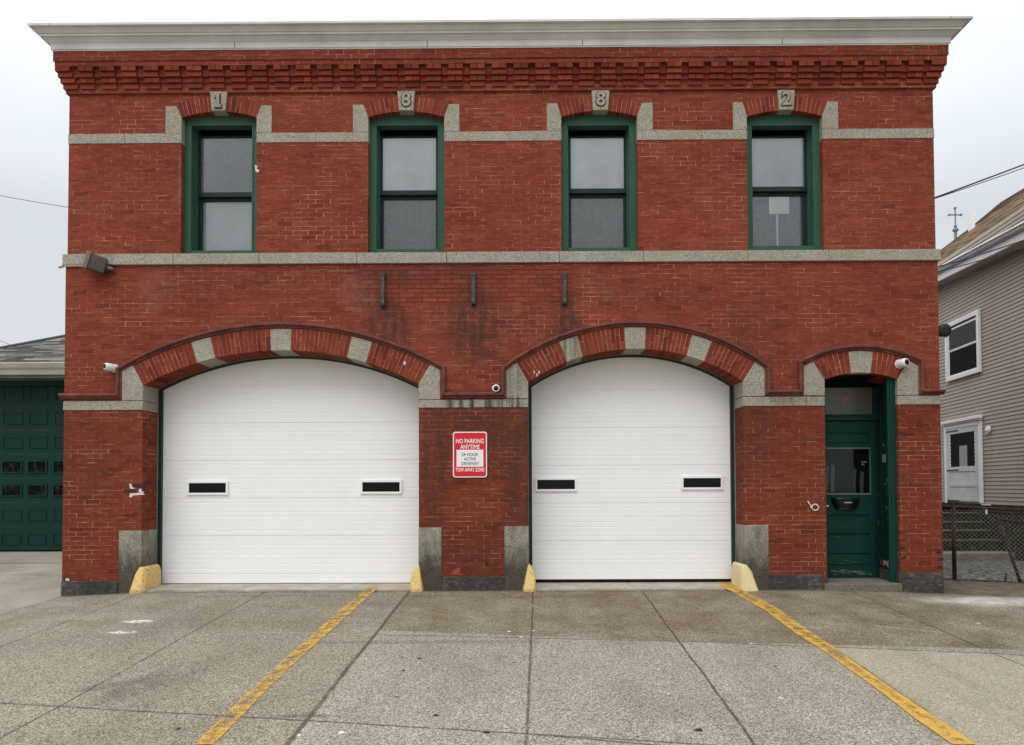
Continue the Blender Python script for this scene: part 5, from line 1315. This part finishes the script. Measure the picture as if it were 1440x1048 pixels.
mb.face([(-.35, LY0-.3, eave(LY0-.3)-.02), (2*hx+.35, LY0-.3, eave(LY0-.3)-.02), (2*hx+.35, E.y, E.z-.02), (E.x, E.y, E.z-.02)]); mb.face([(-.35, LY0-.3, eave(LY0-.3)), (hx, LY0-.3, Cx.z-.3), far_[0]])
M_bshing = shingle_mat('brown_roof_shingles', [(.25, (.055, .034, .021)), (.45, (.115, .072, .044)), (.62, (.18, .115, .072)), (.85, (.26, .175, .115))], .075, .45, ('Y', 'Z'))
hroof = mb.build('roof', M_bshing, hse)
# siding courses
mb = MBH(); z = zbot; hH = .0905
LY1 = E.y-.3
while z < max(eave(LY0), eave(LY1))+.1:
    for (ya, yb_) in ((LY0, LY1),):
        zt0, zt1 = min(z+hH, eave(ya)+.1), min(z+hH, eave(yb_)+.1)
        mb.solid([(.012, ya, z), (.012, yb_, z), (.028, yb_, z+hH), (.028, ya, z+hH), (.05, ya, z), (.05, yb_, z)], [(0, 1, 2, 3), (0, 4, 5, 1)])
    z += hH
def siding_mat():
    T = NT('taupe_vinyl_siding', .55, .35); c = T.co(); n = T.noise(c, 1.2, 4, .6); f = T.noise(T.sc(c, (6, 6, 60)), 3, 3)
    T.col(T.mix(1.0, (0.39, 0.345, 0.285), T.ramp(T.m('ADD', T.m('MULTIPLY', n, .6), T.m('MULTIPLY', f, .4)), [(.35, (.90, .90, .88)), (.65, (1.08, 1.07, 1.06))]), 'MULTIPLY')); return T.mat
M_siding = siding_mat()
mb.build('siding', M_siding, hse)
mb = MBH(); mb.box(.045, 2*hx, LY0, LY1, -.6, max(eave(LY0), eave(LY1))-.06); mb.build('wall', M_siding, hse)
mb = MBH(); mb.box(-.02, .02, LY0, LY1, -.6, zbot-.001); mb.build('foundation', M_moss, hse)
# soffit, fascia, gutter following the eave
def eave_strip(mb, prof):
    a, b = LY0-.3, E.y; n = len(prof)
    vs = [(x, a, eave(a)+z) for x, z in prof]+[(x, b, eave(b)+z) for x, z in prof]
    mb.solid(vs, [tuple(range(n)), tuple(range(2*n-1, n-1, -1))]+[(i, i+n, (i+1) % n+n, (i+1) % n) for i in range(n)])
mb = MBH(); eave_strip(mb, [(-.36, -.02), (-.36, -.27), (-.33, -.28), (-.33, -.02)]); mb.build('fascia', M_wtrim, hse)
mb = MBH(); eave_strip(mb, [(-.328, -.26), (.04, -.26), (.04, -.235), (-.328, -.235)]); mb.build('soffit', paint_mat('grey_soffit_boards', (.42, .42, .40), .6, .1), hse)
mb = MBH(); eave_strip(mb, [(-.362, .01), (-.45, .02), (-.46, .0), (-.445, -.03), (-.455, -.06), (-.43, -.09), (-.38, -.095), (-.362, -.095)]); mb.build('gutter', paint_mat('grey_gutter', (.44, .46, .48), .4, .2), hse)
mb = MBH(); eave_strip(mb, [(-.46, .022), (-.476, .035), (-.49, .01), (-.474, .0)]); mb.build('gutter_lip', M_wtrim, hse)
# window
def hrect(l, r, t, b, pxm, lx=0.0):
    a = HL(l, (t+b)/2, lx).y; b_ = HL(r, (t+b)/2, lx).y; return a, b_
ww = empty('sash_window'); ww.parent = hse
wa = HL(1329.5, 480, -.03).y; wb_ = HL(1377.5, 480, -.03).y; wzt = HL(1377, 434, -.03).z; wzb = HL(1377, 523.5, -.03).z
wa, wb_ = min(wa, wb_), max(wa, wb_)
def hframe(name, par, mat, ya, yb_, z0_, z1_, t_, xa, xb, bev=.004):
    m_ = MBH(); m_.box(xa, xb, ya, ya+t_, z0_, z1_); m_.box(xa, xb, yb_-t_, yb_, z0_, z1_); m_.box(xa, xb, ya+t_, yb_-t_, z1_-t_, z1_); m_.box(xa, xb, ya+t_, yb_-t_, z0_, z0_+t_*.8); return m_.build(name, mat, par, bevel=bev)
hframe('window_frame', ww, M_wtrim, wa, wb_, wzb, wzt, .12, -.05, .01)
zm = (wzb+wzt)/2+.02
hframe('upper_sash', ww, M_wtrim, wa+.125, wb_-.125, zm-.02, wzt-.17, .045, -.018, .005, .002)
hframe('lower_sash', ww, M_wtrim, wa+.125, wb_-.125, wzb+.10, zm+.015, .05, -.012, .008, .002)
m_ = MBH(); m_.box(-.014, -.011, wa+.12, wb_-.12, zm, wzt-.13); m_.build('upper_pane', M_dimpane, ww)
m_ = MBH(); m_.box(-.009, -.006, wa+.12, wb_-.12, wzb+.1, zm); m_.build('lower_pane', M_doorglass, ww)
# back door with header and storm window
hd = empty('side_door'); hd.parent = hse
da, db = sorted((HL(1328, 650, -.03).y, HL(1380, 650, -.03).y)); dzt = HL(1380, 588, -.03).z; dzb = HL(1378, 708, -.03).z
m_ = MBH(); m_.box(-.10, .0, da-.05, db+.02, dzt, dzt+.085); m_.box(-.07, .0, da-.03, db+.0, dzt-.04, dzt); m_.build('header', M_wtrim, hd, bevel=.008)
m_ = MBH(); m_.box(-.035, .01, da, da+.13, dzb, dzt-.041); m_.box(-.035, .01, db-.11, db, dzb-.03, dzt-.041); m_.box(-.035, .01, da+.13, db-.11, dzt-.14, dzt-.041); m_.build('door_frame', M_wtrim, hd, bevel=.004)
sa, sb = da+.135, db-.115
wa2, wb2 = sa+.16, sb-.17; wz0, wz1 = HL(1358, 656, -.03).z, HL(1358, 608, -.03).z
m_ = MBH(); m_.box(-.025, .0, sa, wa2, dzb+.03, dzt-.145); m_.box(-.025, .0, wb2, sb, dzb+.03, dzt-.145); m_.box(-.025, .0, wa2, wb2, wz1, dzt-.145)
p1 = HL(1358, 663, -.03).z; p2 = HL(1358, 680, -.03).z; p3 = HL(1358, 684.5, -.03).z; p4 = HL(1358, 701, -.03).z
m_.box(-.025, .0, wa2, wb2, p1, wz0); m_.box(-.025, .0, wa2, wb2, p3, p2); m_.box(-.025, .0, wa2, wb2, dzb+.03, p4); m_.box(-.012, .0, wa2, wb2, p2, p1); m_.box(-.012, .0, wa2, wb2, p4, p3)
m_.build('storm_door', paint_mat('old_white_door_paint', (.60, .61, .60), .5, .15), hd, bevel=.004)
m_ = MBH(); m_.box(-.008, -.004, wa2, wb2, wz0, wz1); m_.build('door_pane', M_doorglass, hd)
m_ = MBH()
nsc = 9
for k in range(nsc):      # scalloped edge of the storm window
    z_ = wz0+(wz1-wz0)*(k+.5)/nsc; r_ = (wz1-wz0)/nsc*.5
    for yy_, sg_ in ((wa2, 1), (wb2, -1)):
        pts = [(yy_+sg_*r_*.9*math.sin(t*math.pi/6), z_-r_*math.cos(t*math.pi/6)) for t in range(7)]
        m_.solid([(-.02, y, z) for y, z in pts]+[(-.008, y, z) for y, z in pts], [tuple(range(7)), tuple(range(13, 6, -1))]+[(i, i+7, i+8, i+1) for i in range(6)])
m_.build('scalloped_trim', M_wtrim, hd)
m_ = MBH(); m_.box(-.012, -.009, wa2+(wb2-wa2)*.32, wa2+(wb2-wa2)*.62, wz0, wz0+(wz1-wz0)*.62); m_.build('curtain', plain('door_curtain', (.34, .35, .35), .8), hd)
m_ = MBH(); 
for pz in (HL(1342, 606, -.03).z, HL(1342, 661, -.03).z, HL(1342, 704, -.03).z): m_.box(-.035, -.02, sa+.55*(sb-sa)+.1, sb-.02, pz-.02, pz+.012)
m_.box(-.045, -.03, db-.10+.02, db-.04, dzt-.75, dzt-.52) if False else None
m_.build('hinge', M_black, hd)
m_ = MBH(); vy, vz = HL(1389, 604.5, -.03).y, HL(1389, 604.5, -.03).z
m_.tube([(.0, vy, vz), (-.05, vy, vz), (-.055, vy, vz)], [.085, .085, .07], 20); m_.tube([(-.05, vy, vz), (-.075, vy, vz)], [.05, .03], 14); m_.build('dryer_vent', M_wtrim, hse, bevel=.004)
m_ = MBH(); c1y = HL(1381, 708, -.0).y; m_.box(-.03, .0, c1y-.45, c1y-.02, zbot-.03, zbot-.002); m_.build('base_trim', M_wtrim, hse)
# white roof vent stack at the hip
vt = onroof(1367.5, 322); m_ = MBH(); hh = .62
def stackw(px0, px1, lx): return abs(HL(px0, 310, lx).y-HL(px1, 310, lx).y)
m_.box(vt.x-.07, vt.x+.07, vt.y-.03, vt.y+.13, vt.z-.3, vt.z+.56); m_.build('chimney', M_wtrim, hroof)

# steps up to the side door, mossy
st = empty('garden_steps', HW((-2, 6.6, -.25))); tag(st, 'mossy concrete steps below the white side door, behind the fence', 'steps')
M_nosing = paint_mat('mossy_nosing', (.10, .105, .065), .9, .6)
def ZY(py, wy, px=1375): return P(px, py, wy).z
lv = [(777, 7.0), (761, 7.35), (747.5, 7.7), (735.5, 8.05), (723.5, 8.4)]
prevz = -.27
for i, (py, wy) in enumerate(lv):
    pass
ztops = [P(1375, 761.5, 7.0).z, P(1375, 747.5, 7.35).z, P(1375, 735.5, 7.7).z, P(1375, 723, 8.05).z, P(1375, 714, 8.4).z]
for i, zt_ in enumerate(ztops):
    wy = 7.0+.35*i; mb = MB(); mb.box(5.9, P(1445, 760, wy).x+1.2, wy+random.uniform(-.03, .03), wy+.36 if i < 4 else 11.5, -.35, zt_); mb.box(5.9, P(1445, 760, wy).x+1.2, wy-.04, wy+.33, zt_, zt_+.03, 1); mb.build('step', [M_moss, M_nosing], st, bevel=.01)
kb = MB(); kz = P(1375, 777, 6.6).z; kb.box(5.8, 13.5, 6.45, 6.98, -.4, kz); o = kb.build('curb', paint_mat('pale_curb_concrete', (.24, .225, .16), .9, .3), None, bevel=.02, origin=(9, 6.7, -.2)); tag(o, 'pale low concrete curb at the foot of the mossy steps', 'curb')

# ================================================================== FENCE
fpz = [(1325.5, 712, 1.50), (1341, 712.8, 1.42), (1387, 715, 1.16), (1450, 718.5, .85), (1600, 726, .30)]
def fy(x): return 1.46-.38*(x-5.75)
fn = empty('chain_link_fence', (6.6, 1.2, 0)); tag(fn, 'rusty black chain link fence with a leaning post at the right', 'fence')
def FP(px, py, off=0.0):   # point on the fence plane
    d = ray(px, py); # y = 1.46-.38(x-5.75)
    t = (1.46+.38*5.75-.38*CO.x-CO.y)/(d.y+.38*d.x); return CO+d*t+Vector((0, off, 0))
M_rust = (lambda: None)
def rust_mat():
    T = NT('rusty_black_pipe', .7, .3); c = T.co(); n = T.noise(c, 14, 4, .7); T.col(T.ramp(n, [(.38, (.018, .012, .013)), (.55, (.045, .024, .024)), (.7, (.11, .055, .045))])); return T.mat
M_rust = rust_mat()
mb = MB(); a = FP(1318, 711.5); b = FP(1460, 718.5); mb.tube([a, FP(1341, 712.8), FP(1387, 715), b], .019, 10); mb.build('top_rail', M_rust, fn, smooth=True)
mb = MB(); p = FP(1340.5, 710.5); q = Vector((p.x, p.y, -.05)); mb.tube([q, p], .03, 12); mb.tube([p, p+Vector((0, 0, .02))], [.034, .02], 12); mb.build('post', M_rust, fn, smooth=True)
mb = MB(); p = FP(1402, 724.5); q = FP(1438, 828); mb.tube([q, p], .022, 10); mb.build('leaning_post', M_rust, fn, smooth=True)
mb = MB(); mb.tube([FP(1403, 730), FP(1450, 736.5)], .016, 8); mb.tube([FP(1389, 720), FP(1450, 722.5)], .014, 8); mb.build('rail', M_rust, fn, smooth=True)
mb = MB(); p = FP(1387, 715); mb.tube([p, p+Vector((0, 0, -.085))], .012, 8); mb.build('white_tie', M_wtrim, fn)
mb = MB(); p = FP(1412, 812); mb.tube([FP(1413, 826), FP(1415, 806)], .012, 8); mb.build('stub', M_rust, fn)
mb = MB()   # wire mesh: two sets of zigzag wires
def FS(s, z): x = 5.62+s*.935; return Vector((x, fy(x)+random.uniform(-.004, .004), z))
zt_f = FP(1387, 716).z-.01; Lf = 3.0; pit = .062; wy_ = .0016
rows_n = int((zt_f-.0)/ (pit/2)); 
ncol = int(Lf/pit)
def grn(x): return ground_h(x, fy(x))+.01
for k in range(-2, ncol):
    for s_ in (1,):
        pts = []
        for r_ in range(rows_n+1):
            s = k*pit + (pit/2 if r_ % 2 else 0); z = zt_f-r_*pit/2
            x = 5.62+s*.935
            if x < XR+.01 or z < grn(x): continue
            sag = .0
            pts.append(Vector((x, fy(x)+(.004 if r_ % 2 else -.004)+.03*math.sin(x*2.3+z*3), z)))
        if len(pts) > 3: mb.tube(pts, wy_*2.0, 3, cap=False)
        pts = []
        for r_ in range(rows_n+1):
            s = k*pit + (pit if r_ % 2 == 0 else pit/2); z = zt_f-r_*pit/2; x = 5.62+s*.935
            if x < XR+.01 or z < grn(x): continue
            pts.append(Vector((x, fy(x)+(.004 if r_ % 2 else -.004)+.03*math.sin(x*2.3+z*3), z)))
        if len(pts) > 3: mb.tube(pts, wy_*2.0, 3, cap=False)
mb.build('wire_mesh', M_wire, fn)
mb = MB(); pts = [FP(1320, 809), FP(1345, 813), FP(1375, 818.5), FP(1405, 826), FP(1450, 838)]
random.seed(5)
for k in range(160):
    t = k/160*4; i = int(t); p = pts[i].lerp(pts[i+1], t-i); r_ = random.uniform(.008, .02)
    x, y = p.x+random.uniform(-.03, .03), p.y+random.uniform(-.10, .05); z = ground_h(x, y)
    mb.hull([(x+r_*random.uniform(-1.6, 1.6), y+r_*random.uniform(-1, 1), z+random.uniform(-.2, .9)*r_) for _ in range(9)])
o = mb.build('leaf_litter', paint_mat('dead_leaves', (.10, .055, .03), .95, .5), None); tag(o, 'dead leaves and grit drifted along the foot of the fence', 'debris', kind='stuff')

# ================================================================== WIRES, STEEPLE
def wire(name, pts, r, label, cat='wire', n=40, sag=0.0, mat=None):
    mb = MB(); p0, p1 = Vector(pts[0]), Vector(pts[-1]); P_ = []
    for k in range(n+1):
        t = k/n; 
        if len(pts) == 2: q = p0.lerp(p1, t); q.z -= sag*4*t*(1-t)
        else:
            a, b_, c_ = [Vector(q) for q in pts]; q = a*((1-t)*(1-2*t)) + b_*(4*t*(1-t)) + c_*(t*(2*t-1))
        P_.append(q)
    mb.tube(P_, r, 6); o = mb.build(name, mat or M_black, None, origin=P_[0]); tag(o, label, cat); return o
def ext(a, b, k): return b+(b-a)*k
M_wgrey = plain('distant_cable', (.22, .22, .23), .7)
yy = 16.0
def wpts(l, y0, y1): # l three px points -> depth interpolated
    return [P(l[0][0], l[0][1], y0), P(l[1][0], l[1][1], (y0+y1)/2), P(l[2][0], l[2][1], y1)]
a, b = P(-80, 259, 14), P(140, 298, 15); wire('overhead_cable', [a, b], .011, 'thin overhead cable against the sky left of the building', 'cable', sag=.05, mat=M_wgrey)
a, b = P(-60, 455, 20), P(22, 488, 20); wire('overhead_cable', [a, b], .013, 'thin cable running down behind the grey garage roof', 'cable', sag=.0, mat=M_wgrey)
s0 = P(1311, 279.5, .25)
wire('service_cable', [s0, P(1372, 257, .6), P(1460, 224, 1.2)], .011, 'thick twisted service cable leaving the upper right side of the fire station', 'cable')
wire('service_cable', [s0+Vector((0, .02, -.005)), P(1385, 255.5, .7), P(1460, 229, 1.2)], .006, 'thinner cable sagging just under the thick twisted service cable', 'cable')
s1 = P(1314, 376.5, .9)
wire('phone_cable', [s1, P(1380, 357.5, 1.3), P(1460, 331, 1.9)], .010, 'upper dark cable crossing in front of the house eave', 'cable')
wire('phone_cable', [P(1314, 383, .9), P(1380, 366, 1.3), P(1460, 341, 1.9)], .007, 'lower dark cable crossing in front of the house eave', 'cable')
wire('phone_cable', [P(1314, 397.5, .9), P(1380, 382.5, 1.3), P(1460, 361, 1.9)], .005, 'thin lowest cable crossing the upper siding of the house', 'cable')
# church cross far behind
cy_ = 62.0; cb_ = P(1344.0, 340, cy_); k_ = (cy_+9.9)/1040.0
stp = empty('church_steeple', (cb_.x, cy_, 0)); tag(stp, 'distant church steeple of which only the tall metal cross shows above the brown roof', 'steeple')
mb = MB()
zt0 = P(1344, 352, cy_).z
mb.tube([(cb_.x, cy_, 0), (cb_.x, cy_, zt0-6)], 2.4, 8); mb.tube([(cb_.x, cy_, zt0-6), (cb_.x, cy_, zt0)], [2.6, .12], 8); mb.build('spire', plain('slate_spire', (.16, .16, .17), .8), stp)
cx_, = (cb_.x,); m2 = MB()
Zp = lambda py: P(1344, py, cy_).z
m2.tube([(cx_, cy_, Zp(352)), (cx_, cy_, Zp(318))], .14, 8); m2.tube([(cx_, cy_, Zp(326.5)), (cx_, cy_, Zp(325)), (cx_, cy_, Zp(322.5)), (cx_, cy_, Zp(321))], [.05, .28, .28, .05], 12); m2.tube([(cx_, cy_, Zp(320.0)), (cx_, cy_, Zp(318)), (cx_, cy_, Zp(316))], [.05, .17, .05], 10)
m2.tube([(cx_, cy_, Zp(318)), (cx_, cy_, Zp(291))], .065, 8); hw = 8.2*k_; zx = Zp(302.3)
m2.tube([(cx_-hw, cy_, zx), (cx_+hw, cy_, zx)], .065, 8)
for p in ((cx_-hw, zx), (cx_+hw, zx), (cx_, Zp(293))): m2.tube([(p[0], cy_-.08, p[1]), (p[0], cy_+.08, p[1])], .12, 8)
mb = None; m2.build('cross', plain('grey_metal_cross', (.20, .19, .19), .6), stp)

# ================================================================== WORLD AND LIGHT
W = bpy.data.worlds.new('World'); SC.world = W; W.use_nodes = True; t = W.node_tree; t.nodes.clear()
out = t.nodes.new('ShaderNodeOutputWorld'); bg1 = t.nodes.new('ShaderNodeBackground'); bg2 = t.nodes.new('ShaderNodeBackground'); mx = t.nodes.new('ShaderNodeMixShader')
sky = t.nodes.new('ShaderNodeTexSky'); sky.sky_type = 'NISHITA'; sky.sun_disc = False; SUN_EL, SUN_AZ = R(52), R(172)
sky.sun_elevation = SUN_EL; sky.sun_rotation = SUN_AZ; sky.air_density = 1.5; sky.dust_density = 4.0
t.links.new(sky.outputs[0], bg1.inputs[0]); bg1.inputs[1].default_value = 0.10
tc = t.nodes.new('ShaderNodeTexCoord'); mp = t.nodes.new('ShaderNodeMapping'); mp.inputs['Scale'].default_value = (1, 1, 2.2); t.links.new(tc.outputs['Generated'], mp.inputs[0])
nz = t.nodes.new('ShaderNodeTexNoise'); nz.inputs['Scale'].default_value = 2.2; nz.inputs['Detail'].default_value = 4; nz.inputs['Roughness'].default_value = .45; t.links.new(mp.outputs[0], nz.inputs['Vector'])
rp = t.nodes.new('ShaderNodeValToRGB'); e = rp.color_ramp.elements; e[0].position = .34; e[0].color = (.775, .805, .865, 1); e[1].position = .62; e[1].color = (.87, .90, .935, 1); t.links.new(nz.outputs[0], rp.inputs[0])
sp = t.nodes.new('ShaderNodeSeparateXYZ'); t.links.new(tc.outputs['Generated'], sp.inputs[0])
mr = t.nodes.new('ShaderNodeMapRange'); mr.inputs[1].default_value = 0.30; mr.inputs[2].default_value = .95; mr.inputs[3].default_value = .80; mr.inputs[4].default_value = 2.25; t.links.new(sp.outputs[2], mr.inputs[0])
t.links.new(rp.outputs[0], bg2.inputs[0]); t.links.new(mr.outputs[0], bg2.inputs[1])
mx.inputs[0].default_value = .88; t.links.new(bg1.outputs[0], mx.inputs[1]); t.links.new(bg2.outputs[0], mx.inputs[2]); t.links.new(mx.outputs[0], out.inputs[0])
sl = bpy.data.lights.new('sun', 'SUN'); sl.energy = 0.9; sl.angle = R(40); sl.color = (1, .975, .94); so = bpy.data.objects.new('sun', sl); COL.objects.link(so)
# sun behind the camera, high and a little to the left
az = R(208); d = Vector((math.sin(az)*math.cos(SUN_EL), math.cos(az)*math.cos(SUN_EL), math.sin(SUN_EL)))
so.rotation_euler = d.to_track_quat('Z', 'Y').to_euler(); so.location = (0, -20, 20)
sky.sun_rotation = az
SC.view_settings.view_transform = 'Standard'; SC.view_settings.look = 'None'; SC.view_settings.exposure = EXPO; SC.view_settings.gamma = 1.0
SC.render.engine = 'CYCLES'; SC.cycles.max_bounces = 6; SC.cycles.transparent_max_bounces = 12
bpy.context.view_layer.update()
